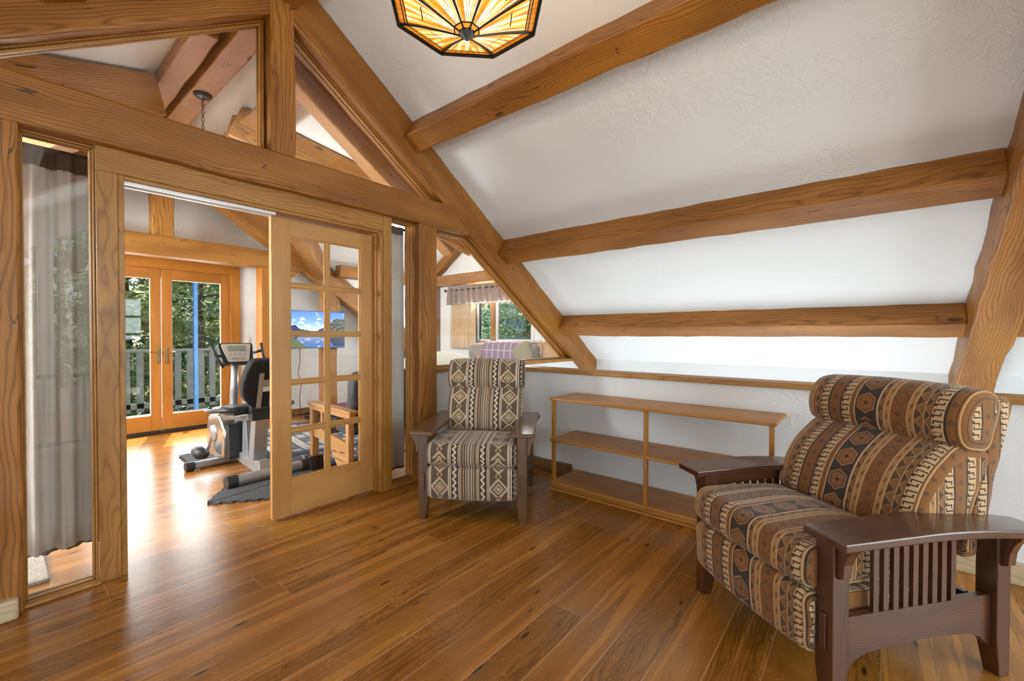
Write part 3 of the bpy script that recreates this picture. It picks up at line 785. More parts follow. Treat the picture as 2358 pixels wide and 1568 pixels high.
def mission_chair(loc, ang, label, wk, fab, pipe, bow, LH, AH, slat_n, seat_half, bs=0.0, name='recliner_chair', darkleg=False):
    root = empty(name, (loc[0], loc[1], 0), ang)
    tag(root, label, 'armchair')
    wz, wy, wx = wood(wk, 'z'), wood(wk, 'y'), wood(wk, 'x')
    ls = .064                               # leg size
    zt = .572                               # leg top
    AW = .152
    for s in (-1, 1):
        for (y0, nm) in ((.045, 'front'), (.755, 'rear')):
            x0 = s*LH; x1 = s*(LH-ls); xa, xb = min(x0, x1), max(x0, x1)
            zt_ = zt if not (bow and nm == 'rear') else zt-.035
            m = MB()
            # square leg, foot tapered on the inner faces
            ti = .016
            xi = (xb-ti if s < 0 else xa+ti)
            ya, yb = y0, y0+ls
            top = [(xa, ya, zt_), (xb, ya, zt_), (xb, yb, zt_), (xa, yb, zt_)]
            mid = [(xa, ya, .13), (xb, ya, .13), (xb, yb, .13), (xa, yb, .13)]
            bx0, bx1 = (xa, xi) if s < 0 else (xi, xb)
            if nm == 'front': bot = [(bx0, ya, 0), (bx1, ya, 0), (bx1, yb-ti, 0), (bx0, yb-ti, 0)]
            else: bot = [(bx0, ya+ti, 0), (bx1, ya+ti, 0), (bx1, yb, 0), (bx0, yb, 0)]
            m.add(bot+mid+top, [(3, 2, 1, 0), (8, 9, 10, 11)] + [(r*4+k, r*4+(k+1) % 4, r*4+4+(k+1) % 4, r*4+4+k) for r in (0, 1) for k in range(4)])
            m.obj('leg', wz, root, bev=.003)
            # corbel outside the leg, under the arm
            cz = zt_-.002
            prof = [(0, cz)] + [(.052*math.cos(a), cz-.012 - .11*math.sin(a)**1.0) for a in [i*math.pi/2/8 for i in range(9)]][::1]
            prof = [(0, cz), (.056, cz), (.054, cz-.02), (.036, cz-.045), (.024, cz-.08), (.02, cz-.125), (0, cz-.135)]
            pp = [(x0 + s*a, b) for a, b in prof]
            if s < 0: pp = pp[::-1]
            MB().prism(pp, ya+.014, yb-.014, 'xz').obj('corbel', wz, root, bev=.002)
        # through tenon on the front leg
        xc = s*(LH-ls/2)
        MB().box(xc-.011, xc+.011, .036, .05, .19, .31).obj('tenon', wz, root, bev=.003)
        # arm board, bowed or flat
        xo, xi_ = s*AH, s*(AH-AW); xa, xb = min(xo, xi_), max(xo, xi_)
        m = MB(); N = 14; y0, y1 = 0.0, (.93 if bow else .80)
        vs = []
        for i in range(N+1):
            t = i/N; y = y0+(y1-y0)*t
            zc = (.590 + (.010*math.sin(t*math.pi*.8) - .060*max(0, t-.35)**1.6/.65**1.6)) if bow else .592
            flare = (.012*math.sin(math.pi*t)) if bow else 0
            for (x, z) in ((xa-(flare if s < 0 else 0), zc-.028), (xb+(flare if s > 0 else 0), zc-.028), (xb+(flare if s > 0 else 0), zc), (xa-(flare if s < 0 else 0), zc)):
                vs.append((x, y, z))
        fs = [(3, 2, 1, 0), tuple(4*N+k for k in range(4))] + [(4*i+k, 4*i+(k+1) % 4, 4*(i+1)+(k+1) % 4, 4*(i+1)+k) for i in range(N) for k in range(4)]
        m.add(vs, fs).obj('armrest', wy, root, bev=.005)
        # upper side rail following the arm (arched below), lower side panel
        xr0, xr1 = s*(LH-.020), s*(LH-.044); xa, xb = min(xr0, xr1), max(xr0, xr1)
        m = MB(); N = 12
        for i in range(N):
            ta, tb = i/N, (i+1)/N; ya, yb = .109+.646*ta, .109+.646*tb
            def zl(t): return .505 + .018*math.sin(math.pi*t)
            def zh(t):
                tt = (.109+.646*t)/.93
                return (.562 + .010*math.sin(tt*math.pi*.8) - .060*max(0, tt-.35)**1.6/.65**1.6) if bow else .563
            def low(t): return min(zl(t), zh(t)-.03)
            m.prism([(ya, low(ta)), (yb, low(tb)), (yb, zh(tb)), (ya, zh(ta))], xa, xb, 'yz')
        m.obj('side_rail', wy, root)
        m = MB(); N = 14; pl = []; pu = []
        for i in range(N+1):
            t = i/N; y = .109+.646*t
            lo = .150 + .022*math.sin(math.pi*t) - .055*math.exp(-(t/.06)**2) - .055*math.exp(-((1-t)/.06)**2)
            pl.append((y, lo)); pu.append((y, .290))
        for i in range(N): m.prism([pl[i], pl[i+1], pu[i+1], pu[i]], xa, xb, 'yz')
        m.obj('side_panel', wy, root)
        # slats grouped in the middle
        if slat_n:
            ya, yb = .25, .59
            for i in range(slat_n):
                y = ya + (yb-ya)*i/(slat_n-1)
                MB().box((xa+xb)/2-.007, (xa+xb)/2+.007, y-.011, y+.011, .288, .535 if bow else .53).obj('slat', wz, root, bev=.001)
    # cross rails under the seat
    MB().box(-LH+ls, LH-ls, .70, .725, .16, .28).obj('cross_rail', wx, root, bev=.002)
    blk = plain('black_seat_deck_%s' % wk, '#17130F', .9)
    MB().box(-seat_half+.04, seat_half-.04, .12, .66, .20, .25).obj('seat_deck', blk, root)
    cushion('seat_base', [(.11, .25), (.66, .25), (.66, .345), (.11, .345)], .03, seat_half-.005, fab, root, er=.03, n=36, crown=.004)
    u0 = 0.0
    # footrest pad, seat, back, headrest, rear shell
    cushion('footrest', [(.005, .155), (.095, .155), (.105, .365), (-.005, .36)], [.035, .02, .02, .035], seat_half, fab, root, er=.03, n=40, crown=.012, piping=pipe)
    cushion('seat_cushion', [(-.015, .375), (.56, .355), (.60, .475), (.30, .525), (-.01, .515)], [.05, .03, .04, .25, .055], seat_half, fab, root, er=.035, n=64, crown=.012, v0=.02, piping=pipe)
    tl = .20
    cushion('back_cushion', [(.475-bs*.6, .50), (.62+bs, .46), (.76+bs, .80), (.60+bs*.9, .835), (.485+bs*.15, .71)], [.05, .04, .04, .05, .22], seat_half-.012+bs*.25, fab, root, er=.05, n=64, crown=.012, v0=.03, piping=pipe)
    cushion('headrest', [(.57+bs, .805), (.71+bs, .79), (.775+bs, .98), (.71+bs, 1.03), (.61+bs, 1.02), (.545+bs, .92)], [.06, .04, .05, .06, .07, .07], seat_half+.005+bs*.25, fab, root, er=.045, n=60, crown=.012, v0=.0, piping=pipe)
    cushion('back_shell', [(.60+bs*1.2, .40), (.68+bs*1.2, .40), (.82+bs*1.5, .99), (.75+bs*1.3, .99)], [.02, .02, .02, .02], seat_half-.04+bs*.5, fab, root, er=.02, n=40, crown=.0, v0=.01, u0=-.26 if bs else 0.0)
    return root
a1 = math.atan2(-.783, -.623) + math.pi/2   # local +y points backwards (.783,-.623)
ang1 = math.atan2(-.623, .783) - math.pi/2
c1 = mission_chair((1.897, .380), ang1, 'large dark wood recliner with brown Greek key striped upholstery in the right foreground', 'dark', M['fabK'], pipeK, True, .35, .43, 9, .292, .075)
ang2 = math.atan2(.552, .834) - math.pi/2
c2 = mission_chair((1.97-.02, 1.96), ang2, 'smaller oak-armed recliner with diamond and zigzag striped fabric by the post', 'mid', M['fabD'], pipeD, False, .36, .405, 0, .295)
# recline lever on the near chair
m = MB(); m.tube([(-.30, .66, .33), (-.325, .69, .36), (-.33, .71, .41), (-.328, .715, .43)], [.006, .012, .013, .010], 8)
m.obj('recline_lever', plain('lever_metal', '#8F8A80', .3, .8), c1, smooth=True)

# ------------------------------------------------------------------ stained glass ceiling lamp
def shade_mat():
    m, t, p = new_mat('stained_glass')
    n = t.nodes.new('ShaderNodeTexCoord'); ox, oy, _ = sep(n.outputs['Object'])
    th = oy._m('ARCTAN2', ox); ph = (((th/(math.pi/4)) + .5 + 8.0).fr() - .5)*(math.pi/4)
    dd_ = (ox*ox + oy*oy).sq(); cph = ph._m('COSINE')
    a = ph._m('TANGENT')/math.tan(math.pi/8)          # -1..1 across a panel
    r = dd_*cph/(.30*math.cos(math.pi/8))            # 0..1 outward
    k = abs(a)
    rays = [0.0, .10, .20, .34, .44, .62, .74, .90]
    idx = (a*4.0 + .0).fl()*3.0 + (a*4.0 + r*1.6 + .5).fl()*7.0 + (a*4.0 - r*1.6 + .5).fl()*13.0; zone = (r > .17) * 1.0 + (r > .86)*1.0
    rnd = white(comb(idx, zone, 3.0)); rnd2 = noise(comb(a*2.5, r*4.0, 1.0), 4.0, 2)
    c = ramp(rnd, [(0, srgb('#F6C45A')), (.18, srgb('#FFF3CF')), (.36, srgb('#E89A2C')), (.5, srgb('#FBE58A')), (.62, srgb('#C8731C')), (.74, srgb('#FFE9C4')), (.88, srgb('#F0B040'))], 'CONSTANT')
    c = mix(rnd2*.35, c, srgb('#D98A2A'))
    c = mix(r > .86, c, mix(rnd*.6, srgb('#C87A22'), srgb('#A85C14')))
    c = mix((k > .86)*(r > .2), c, srgb('#7A4718'))
    c = mix(r < .17, c, srgb('#E59A34'))
    wdt = .034/(r*.9 + .10)
    lead = (abs((a*4.0 + .5).fr() - .5) < wdt*.36).mx(abs((a*4.0 + r*1.6).fr() - .5) < wdt*.30).mx(abs((a*4.0 - r*1.6).fr() - .5) < wdt*.30)
    for q in (.10, .17, .86, .90): lead = lead.mx(abs(r - q) < .009)
    lead = lead.mx((abs(r - .62) < .008)*(k < .5))
    lead = lead.mx(k > .955)
    c2 = mix(lead, c, srgb('#1B140E'))
    setc(p, c2); p.inputs['Roughness'].default_value = .15
    t.links.new(c2, p.inputs['Emission Color']); p.inputs['Emission Strength'].default_value = .62
    bump(p, noise(n.outputs['UV'], 30.0, 2), .3, .004)
    return m
LX, LY, LZ = 1.18, 1.206, 2.486
lam = empty('ceiling_lamp', (LX, LY, LZ)); tag(lam, 'octagonal amber stained glass ceiling lamp at the top edge', 'lamp')
Rr = .30; drop = .10
oct_ = [(Rr*math.cos(R(22.5+45*i)), Rr*math.sin(R(22.5+45*i))) for i in range(8)]
ri = .028
mb = MB(); NR = 6
for i in range(8):
    A, B = Vector(oct_[i]), Vector(oct_[(i+1) % 8])
    for j in range(NR):
        ra, rb = j/NR, (j+1)/NR
        def pt(r_, s_):
            q = (A if s_ < 0 else B); f = ri/Rr + (1-ri/Rr)*r_
            return (q.x*f, q.y*f, -drop*(1-r_)**1.15)
        mb.add([pt(ra, -1), pt(ra, 1), pt(rb, 1), pt(rb, -1)], [(0, 1, 2, 3)], [((-1, ra), (1, ra), (1, rb), (-1, rb))])
mb.obj('lamp_shade', shade_mat(), lam)
bronze = plain('dark_bronze', '#33302D', .35, .7)
mb = MB()
o1 = [(q[0]*1.02, q[1]*1.02) for q in oct_]; o2 = [(q[0]*.972, q[1]*.972) for q in oct_]
ring_mb(mb, o1, o2, -.012, .014, 'xy'); mb.obj('rim', bronze, lam, bev=.002)
mb = MB()
for i in range(8):
    A = Vector(oct_[i]); mb.tube([(A.x*(ri/Rr+(1-ri/Rr)*r_), A.y*(ri/Rr+(1-ri/Rr)*r_), -drop*(1-r_)**1.15-.002) for r_ in [j/6 for j in range(7)]], .0035, 6)
mb.obj('seam', bronze, lam)
MB().lathe([(.001, -drop-.03), (.014, -drop-.018), (.03, -drop-.004), (.03, -drop+.004), (.012, -drop+.02)], n=8).obj('finial', plain('finial_pewter', '#5E666C', .25, .6), lam)
MB().tube([(0, 0, -drop+.02), (0, 0, 3.30-LZ)], .008, 8).obj('stem', bronze, lam)
MB().lathe([(.07, 3.275-LZ), (.07, 3.30-LZ), (.02, 3.31-LZ)], n=20).obj('canopy', bronze, lam)
for k in range(3):
    a = R(120*k+20); MB().tube([(.0, .0, .25), (Rr*.93*math.cos(a), Rr*.93*math.sin(a), .0)], .003, 6).obj('hanger_chain', bronze, lam)
lamp('lamp_bulb', 'POINT', (LX, LY, LZ+.05), (0, 0, -1), 6, (1.0, .78, .5), (.05, .05))

# far room chain light canopy
cl = empty('chain_light', (1.18, 4.46, 3.30)); tag(cl, 'dark canopy and hanging chain under the far ridge beam, behind the upper glass', 'light fixture')
MB().lathe([(.004, -.035), (.05, -.028), (.066, -.014), (.07, 0)], n=24).obj('canopy', bronze, cl, smooth=False)
mb = MB()
for i in range(26):
    z = -.045 - i*.034
    a = i % 2
    ring = [((.009*math.cos(t) if a else 0), (0 if a else .009*math.cos(t)), z+.02*math.sin(t)) for t in [2*math.pi*j/8 for j in range(9)]]
    mb.tube(ring, .0028, 5, cap=False)
mb.obj('chain', bronze, cl)

# ------------------------------------------------------------------ far room: French doors
FM = wood('fdoor', 'z'); FMX = wood('fdoor', 'x')
fr = empty('door_2', (DX0, YB, 0)); struct(fr, 'pair of honey wood French doors to the deck in the far room', 'door')
mb = MB(); mb.box(-.06, .04, -.03, .15, 0, 2.03); mb.box(DX1-DX0-.03, DX1-DX0+.09, -.03, .15, 0, 2.03); mb.obj('door_frame', FM, fr, bev=.004)
MB().box(-.06, DX1-DX0+.09, -.03, .15, 2.03, 2.16).obj('door_frame', FMX, fr, bev=.004)
MB().box(-.05, DX1-DX0+.05, -.06, .16, 0, .035).obj('threshold', plain('dark_threshold', '#2A2622', .4, .3), fr, bev=.004)
for (a, b, hx) in ((.04, .768, .735), (.774, 1.508, .81)):
    lf = MB()
    lf.box(a, a+.105, .0, .045, .04, 2.03); lf.box(b-.105, b, .0, .045, .04, 2.03)
    leaf = lf.obj('door_leaf', FM, fr, bev=.004)
    MB().box(a+.105, b-.105, .0, .045, .04, .23).obj('rail', FMX, leaf, bev=.004)
    MB().box(a+.105, b-.105, .0, .045, 1.90, 2.03).obj('rail', FMX, leaf, bev=.004)
    MB().box(a+.105, b-.105, .02, .026, .23, 1.90).obj('pane', M['glass'], leaf)
    m = MB(); m.box(hx-.016, hx+.016, -.012, 0, .86, 1.06)
    m.tube([(hx, -.012, 1.0), (hx, -.045, 1.0), (hx+(.09 if hx > .77 else -.09), -.05, 1.005)], .008, 8)
    m.obj('door_handle', brass, leaf, bev=.001)
for z in (.45, 1.62): MB().box(1.508, 1.53, -.012, 0, z-.05, z+.05).obj('hinge', brass, fr)

# light switch plates
ivory = plain('ivory_plastic', '#E9E4DA', .4)
def plate(loc, label, face='y'):
    r_ = empty('switch_plate', loc); tag(r_, label, 'switch')
    MB().box(-.037, .037, -.006, 0, -.06, .06).obj('plate', ivory, r_, bev=.002)
    MB().box(-.006, .006, -.014, -.006, -.012, .012).obj('toggle', ivory, r_, bev=.001)
    return r_
plate((2.275+.01, YB, 1.13), 'ivory light switch on the white wall strip right of the French doors')
plate((4.0, YB, .42), 'pale outlet plate low on the wall beyond the door panes')
# ------------------------------------------------------------------ television
def tv_mat():
    m, t, p = new_mat('tv_picture')
    n = t.nodes.new('ShaderNodeTexCoord'); x, y, _ = sep(n.outputs['UV'])
    hz = .42
    yy = abs(y - hz)/.58                     # mirrored in the lake
    skyc = ramp(yy, [(0, srgb('#C8DDF6')), (.5, srgb('#6E9AE0')), (1, srgb('#3F6FC8'))])
    cn = noise(comb(x*1.6, yy*1.1, 0.0), 4.5, 4)
    cloudm = (cn - abs(yy - .45)*.28 + abs(x - .35)*.12).ss(.52, .60)
    c = mix(cloudm, skyc, srgb('#F2F4FA'))
    h = (noise(comb(x*2.2, 5.0, 0.0), 4.0, 5) - .5)*.5 + (.32 - x).mx(0.0)*.9 + x.ss(.42, .85)*.62 + .05
    mt = h > yy
    det = noise(comb(x*9.0, yy*9.0, 2.0), 2.0, 4)
    mc = mix(det.ss(.4, .62), srgb('#1C2440'), mix(x > .6, srgb('#3E4A78'), srgb('#6E7158')))
    c = mix(mt, c, mc)
    grass = (x + y*.9) < .30
    c = mix(grass*(y < hz), c, mix(det, srgb('#39501C'), srgb('#A7A73A')))
    c = mix((y < hz)*.6, c, srgb('#16284C'))
    setc(p, srgb('#050505')); p.inputs['Roughness'].default_value = .2
    t.links.new(c, p.inputs['Emission Color']); p.inputs['Emission Strength'].default_value = .95
    return m
tvr = empty('television', (3.02, 6.13, 1.29)); tag(tvr, 'wall television showing a mountain lake, seen through the glazed door', 'television')
blackp = plain('black_plastic', '#141416', .4)
MB().box(-.40, .395, 0, .045, -.265, .27).obj('casing', blackp, tvr, bev=.004)
mb = MB(); mb.add([(-.392, -.002, -.258), (.387, -.002, -.258), (.387, -.002, .263), (-.392, -.002, .263)], [(0, 1, 2, 3)], [((0, 0), (1, 0), (1, 1), (0, 1))]); mb.obj('screen', tv_mat(), tvr)
MB().box(.05, .2, .045, .065, -.1, .1).obj('bracket', blackp, tvr)
mb = MB(); mb.tube([(-.27, .02, -.26), (-.26, .03, -.45), (-.29, .03, -.62), (-.24, .03, -.75), (-.27, .03, -.95), (-.25, .03, -1.25)], .004, 6); mb.obj('power_cord', blackp, tvr)

# ------------------------------------------------------------------ exercise bike
silver_p = plain('silver_paint', '#A9ADB2', .3, .6); dgrey = plain('dark_grey_plastic', '#26282B', .45); lgrey = plain('light_grey_plastic', '#C6C3BC', .4)
chrome = plain('polished_cover', '#D3CFC6', .12, .85)
bk = empty('exercise_bike', (1.44, 4.25, 0), R(3)); tag(bk, 'grey recumbent exercise bike with console standing in the far room', 'exercise bike')
m = MB(); m.tube([(-.235, -.36, .05), (.3, -.36, .05)], .045, 14); m.obj('rear_stabilizer', silver_p, bk, smooth=False)
for x0, x1 in ((-.30, -.225), (.29, .36)): MB().tube([(x0, -.36, .05), (x1, -.36, .05)], .052, 14).obj('end_cap', dgrey, bk)
MB().tube([(-.28, .42, .04), (.22, .42, .04)], .034, 12).obj('front_stabilizer', silver_p, bk)
for x0, x1 in ((-.34, -.275), (.215, .28)): MB().tube([(x0, .42, .04), (x1, .42, .04)], .042, 12).obj('end_cap', dgrey, bk)
m = MB(); m.prism([(-.36, .07), (-.26, .05), (.30, .12), (.30, .20), (-.22, .15), (-.34, .16)], -.05, .05, 'yz'); m.obj('main_frame', silver_p, bk, bev=.008)
m = MB(); m.prism([(-.24, .12), (-.14, .12), (-.22, .56), (-.30, .56)], -.055, .055, 'yz'); m.obj('seat_post', silver_p, bk, bev=.006)
m = MB(); m.prism([(-.32, .50), (-.30, .56), (.26, .47), (.26, .42)], -.04, .04, 'yz'); m.obj('seat_rail', silver_p, bk, bev=.006)
m = MB(); m.prism([(-.10, .12), (.03, .12), (.01, .46), (-.06, .46)], -.035, .035, 'yz'); m.obj('support_tube', silver_p, bk, bev=.004)
prof = rounded([(.10, .13), (.42, .10), (.50, .30), (.42, .50), (.20, .52), (.08, .40)], [.06, .06, .1, .08, .06, .08])
MB().prism(prof, -.16, .07, 'yz').obj('flywheel_housing', chrome, bk, bev=.02, seg=3)
prof = rounded([(.04, .12), (.16, .12), (.15, .43), (.06, .43)], .04)
MB().prism(prof, -.13, .075, 'yz').obj('housing_guard', dgrey, bk, bev=.01)
MB().lathe([(.07, 0), (.075, .01), (.03, .02)], n=20, M4=Matrix.Translation((-.16, .30, .33)) @ Matrix.Rotation(-math.pi/2, 4, 'Y')).obj('crank_disc', silver, bk)
for s in (-1, 1):
    m = MB(); m.tube([(s*.13-.04, .30, .33), (s*.15-.04, .30-s*.0+(.06 if s < 0 else -.05), .33-(.17 if s < 0 else -.15))], .012, 8); m.obj('crank', silver, bk)
    yy, zz = (.36, .16) if s < 0 else (.25, .48)
    m = MB(); m.tube([(s*.17-.05, yy-.07, zz-.01), (s*.20-.05, yy-.02, zz), (s*.20-.05, yy+.05, zz+.01), (s*.18-.05, yy+.09, zz)], [.035, .055, .05, .03], 10); m.obj('pedal', dgrey, bk, smooth=True)
m = MB(); m.tube([(0, .30, .50), (0, .27, .72), (0, .25, .94)], [.034, .033, .030], 14); m.obj('mast', silver_p, bk, smooth=True)
cM = Matrix.Translation((0.0, .23, 1.04)) @ Matrix.Rotation(R(-22), 4, 'X')
m = MB(); m.prism(rounded([(-.125, -.10), (.125, -.10), (.145, .10), (-.145, .10)], .025), -.03, .035, 'xz', cM); con = m.obj('console', dgrey, bk, bev=.006)
m = MB(); m.prism(rounded([(-.085, -.085), (.085, -.085), (.125, .088), (-.125, .088)], .02), -.036, -.029, 'xz', cM); m.obj('console_face', lgrey, con, bev=.002)
m = MB(); m.box(-.075, .075, -.040, -.0355, .02, .07, cM); m.obj('display', plain('lcd', '#8E9C8C', .25), con)
for k in range(4): MB().lathe([(.009, 0), (.008, .004), (.001, .005)], n=10, M4=cM @ Matrix.Translation((-.055+.036*k, -.036, -.012)) @ Matrix.Rotation(math.pi/2, 4, 'X')).obj('button', plain('button_grey_%d' % k, '#A5A19A', .5), con)
m = MB(); m.box(-.055, .055, -.040, -.0355, -.065, -.045, cM); m.obj('label_strip', plain('strip_tan', '#B3A48E', .5), con)
m = MB(); m.tube([(-.135, .20, 1.03), (-.19, .17, 1.03)], .012, 8); m.tube([(-.205, .20, 1.13), (-.19, .17, 1.04), (-.14, .12, .93)], .013, 8); m.obj('handlebar', dgrey, bk, smooth=True); m = MB()
m.tube([(.135, .20, 1.05), (.19, .17, 1.07)], .012, 8); m.tube([(.205, .20, 1.14), (.20, .17, 1.07), (.205, .12, .96)], .013, 8); m.obj('handlebar', dgrey, bk, smooth=True)
sb = [(-.06, .60), (.06, .60), (.15, .70), (.17, .80), (.15, .92), (.11, 1.03), (-.11, 1.03), (-.15, .92), (-.17, .80), (-.15, .70)]
bM = Matrix.Translation((-.01, -.28, 0)) @ Matrix.Translation((0, 0, .6)) @ Matrix.Rotation(R(14), 4, 'X') @ Matrix.Translation((0, 0, -.6))
m = MB(); m.prism(rounded(sb, .05), -.03, .05, 'xz', bM); m.obj('seat_back', plain('black_mesh', '#1B1C1E', .8, nz=.4, scale=200), bk, bev=.015, seg=3)
m = MB(); m.box(-.05, -.015, -.045, -.028, .60, .92, bM); m.box(.05, .085, -.045, -.028, .60, .92, bM); m.box(-.02, .055, -.045, -.03, .80, .86, bM); m.obj('back_bracket', silver_p, bk, bev=.002)
m = MB(); m.box(-.015, .05, -.047, -.044, .76, .80, bM); m.obj('sticker', plain('white_sticker', '#DADADA', .5), bk)
prof = rounded([(-.24, .55), (.10, .53), (.13, .57), (.02, .61), (-.22, .62)], .03)
MB().prism(prof, -.19, .20, 'yz').obj('seat', plain('seat_vinyl', '#1F2124', .5), bk, bev=.02, seg=3)
m = MB(); m.tube([(-.18, -.28, .60), (-.26, -.20, .60), (-.27, .02, .57), (-.26, .16, .56), (-.22, .20, .57)], .02, 10); m.obj('seat_handle', dgrey, bk, smooth=True); m = MB(); m.tube([(.22, -.28, .60), (.30, -.20, .60), (.31, .02, .58), (.30, .16, .57)], .02, 10); m.obj('seat_handle', dgrey, bk, smooth=True)
m = MB(); m.box(-.09, .10, -.32, -.24, .50, .58); m.tube([(-.1, -.30, .60), (.12, -.30, .60)], .03, 10); m.obj('recline_mechanism', dgrey, bk, bev=.005)
# foam mats with toothed edges
foam = plain('foam_mat', '#4A4C4F', .9, nz=.25, scale=60)
def foam_mat(c, sz, ang, label):
    n = int(sz/.04); pts = []
    h = sz/2
    for side in range(4):
        for i in range(n):
            a = -h+sz*i/n; b = -h+sz*(i+1)/n; d = .012 if i % 2 else -.006
            seg = [(a, -h-d), (b, -h-d)]
            for (x, y) in seg:
                for _ in range(side): x, y = -y, x
                pts.append((x, y))
    m = MB(); nn = len(pts); m.add([(p[0], p[1], 0.001) for p in pts]+[(p[0], p[1], .014) for p in pts], [tuple(range(nn-1, -1, -1)), tuple(range(nn, 2*nn))]+[(i, (i+1) % nn, (i+1) % nn+nn, i+nn) for i in range(nn)])
    o = m.obj('foam_mat', foam); o.location = (c[0], c[1], 0); o.rotation_euler = (0, 0, ang); return tag(o, label, 'mat')
foam_mat((1.47, 4.98), .60, R(-2), 'grey foam mat under the front feet of the exercise bike')
foam_mat((1.40, 3.70), .62, R(-36), 'grey toothed foam mat under the rear foot of the exercise bike')

# ------------------------------------------------------------------ rug
def rug_mat():
    m, t, p = new_mat('block_rug')
    x, y, z = sep(coord('Object'))
    bx = (x/.11); by = (y/.085); r = white(comb(bx.fl(), by.fl(), 1.0))
    c = ramp(r, [(0, srgb('#B9BEC4')), (.25, srgb('#8A5E50')), (.4, srgb('#C9C4B8')), (.6, srgb('#5E7488')), (.8, srgb('#D5D2CA'))], 'CONSTANT')
    gr = (bx.fr() < .14).mx(by.fr() < .16)
    navy = srgb('#2B3E54')
    c = mix(gr, c, navy)
    band = (abs(x) > .72).mx(abs(y) > 1.02).mx(abs(abs(y) - .55) < .07)
    c = mix(band, c, navy)
    n = noise(coord('Object'), 250, 2); c = mix(n*.35, c, srgb('#1B2733'))
    setc(p, c); p.inputs['Roughness'].default_value = .95; bump(p, n, .5, .004); return m
o = MB().box(-.8, .8, -1.12, 1.12, .0005, .012).obj('rug', rug_mat(), bev=.003); o.location = (2.56, 4.9, 0); o.rotation_euler = (0, 0, R(-8)); tag(o, 'dark blue rug with small pale blocks behind the glazed door', 'rug')

# ------------------------------------------------------------------ wooden lounge chair
lc = empty('lounge_chair', (1.82, 3.56, 0), R(-3)); tag(lc, 'pine frame lounge chair on black risers behind the glazed door', 'chair')
PZ, PY, PX = wood('pine', 'z'), wood('pine', 'y'), wood('pine', 'x')
for i, x in enumerate((.0, .66)):
    MB().box(x-.01, x+.075, -.42, .40, .585, .61).obj('armrest', PY, lc, bev=.006)
    MB().box(x, x+.055, -.40, .38, .545, .585).obj('arm_rail', PY, lc, bev=.003)
    MB().box(x, x+.06, .30, .36, .10, .55).obj('leg', PZ, lc, bev=.004)
    MB().box(x, x+.05, -.38, -.33, 0, .55).obj('leg', PZ, lc, bev=.004)
    for y in (.0, .13): MB().box(x+.015, x+.035, y, y+.035, .38, .545).obj('slat', PZ, lc, bev=.002)
    m = MB(); m.prism([(-.34, .17), (-.25, .06), (-.2, .08), (.0, .29), (.30, .30), (.30, .40), (-.34, .34)], x+.012, x+.042, 'yz'); m.obj('side_panel', PY, lc, bev=.003)
    MB().box(x-.03, x+.09, .27, .40, 0, .125).obj('riser', blackp, lc, bev=.006)
MB().box(.06, .66, .28, .32, .30, .40).obj('front_rail', PX, lc, bev=.003)
gcloth = plain('grey_upholstery', '#4C4C4E', .95, nz=.35, scale=60)
prof = [(-.30, .34), (.34, .38), (.34, .50), (-.24, .47)]
cushion('seat_cushion', [(-.30, .38), (.34, .38), (.36, .49), (-.24, .48)], .05, .29, gcloth, lc, er=.05, n=40).location = (.36, 0, 0)
cushion('back_cushion', [(-.26, .44), (-.14, .48), (-.24, .92), (-.36, .88)], .05, .29, gcloth, lc, er=.05, n=40).location = (.36, 0, 0)
tag(cushion('throw_blanket', [(-.20, .50), (.30, .502), (.31, .55), (-.18, .56)], .02, .24, plain('magenta_blanket', '#8A1F66', .95, nz=.4, scale=40), None, er=.04, n=40), 'magenta blanket lying on the seat of the pine lounge chair', 'blanket').location = (2.17, 3.62, 0)
# cables and shoes on the floor near the tv wall
m = MB(); rnd = random.Random(3)
pts = [(2.95+.18*math.sin(i*1.3)+.02*i, 6.45+.08*math.cos(i*2.1), .02+.02*(i % 3)) for i in range(16)]
m.tube(pts, .008, 6); tag(m.obj('power_cable', blackp, smooth=True), 'tangle of black cables on the floor under the television', 'cable')
tag(MB().box(2.9, 3.18, 6.25, 6.34, 0, .045).obj('power_strip', blackp, bev=.008), 'black power strip on the floor under the television', 'power strip')

# ------------------------------------------------------------------ curtains
def curtain(name, x0, x1, y, z0, z1, mat, label, folds=5, amp=.035, axis='x', head=None, cat='curtain', taper=0.0, th=.003):
    root = empty(name, (0, 0, 0)); tag(root, label, cat)
    if axis == 'x': root.location = ((x0+x1)/2, y, z0)
    else: root.location = (y, (x0+x1)/2, z0)
    n = folds*12; mz = 14; L = x1-x0
    def sheet(za, zb, off):
        vs = []
        for k in range(mz+1):
            t = k/mz; z = za+(zb-za)*t; tt = (z-z0)/(z1-z0)
            for i in range(n+1):
                s = i/n; a = amp*(.55+.45*(1-tt))
                x = (s-.5)*L*(1-taper*tt) ; yv = a*math.sin(s*folds*2*math.pi + .6*math.sin(tt*3+s*4)) + a*.4*math.sin(s*folds*4.7*math.pi+1) + off
                vs.append((x, yv, z-z0) if axis == 'x' else (yv, x, z-z0))
        fs = [(k*(n+1)+i, k*(n+1)+i+1, (k+1)*(n+1)+i+1, (k+1)*(n+1)+i) for k in range(mz) for i in range(n)]
        return MB().add(vs, fs)
    top = z1 - (head[1] if head else 0)
    for nm, za, zb, mt in [('fabric', z0, top, mat)] + ([('heading', top-.005, z1, head[0])] if head else []):
        o = sheet(za, zb, 0).obj(nm, mt, root, smooth=True)
        sd = o.modifiers.new('thick', 'SOLIDIFY'); sd.thickness = th
    return root
lining = plain('curtain_lining', '#CFCBC4', .9, nz=.06, scale=8); brownc = plain('brown_curtain', '#4A3E38', .85, nz=.3, scale=12)
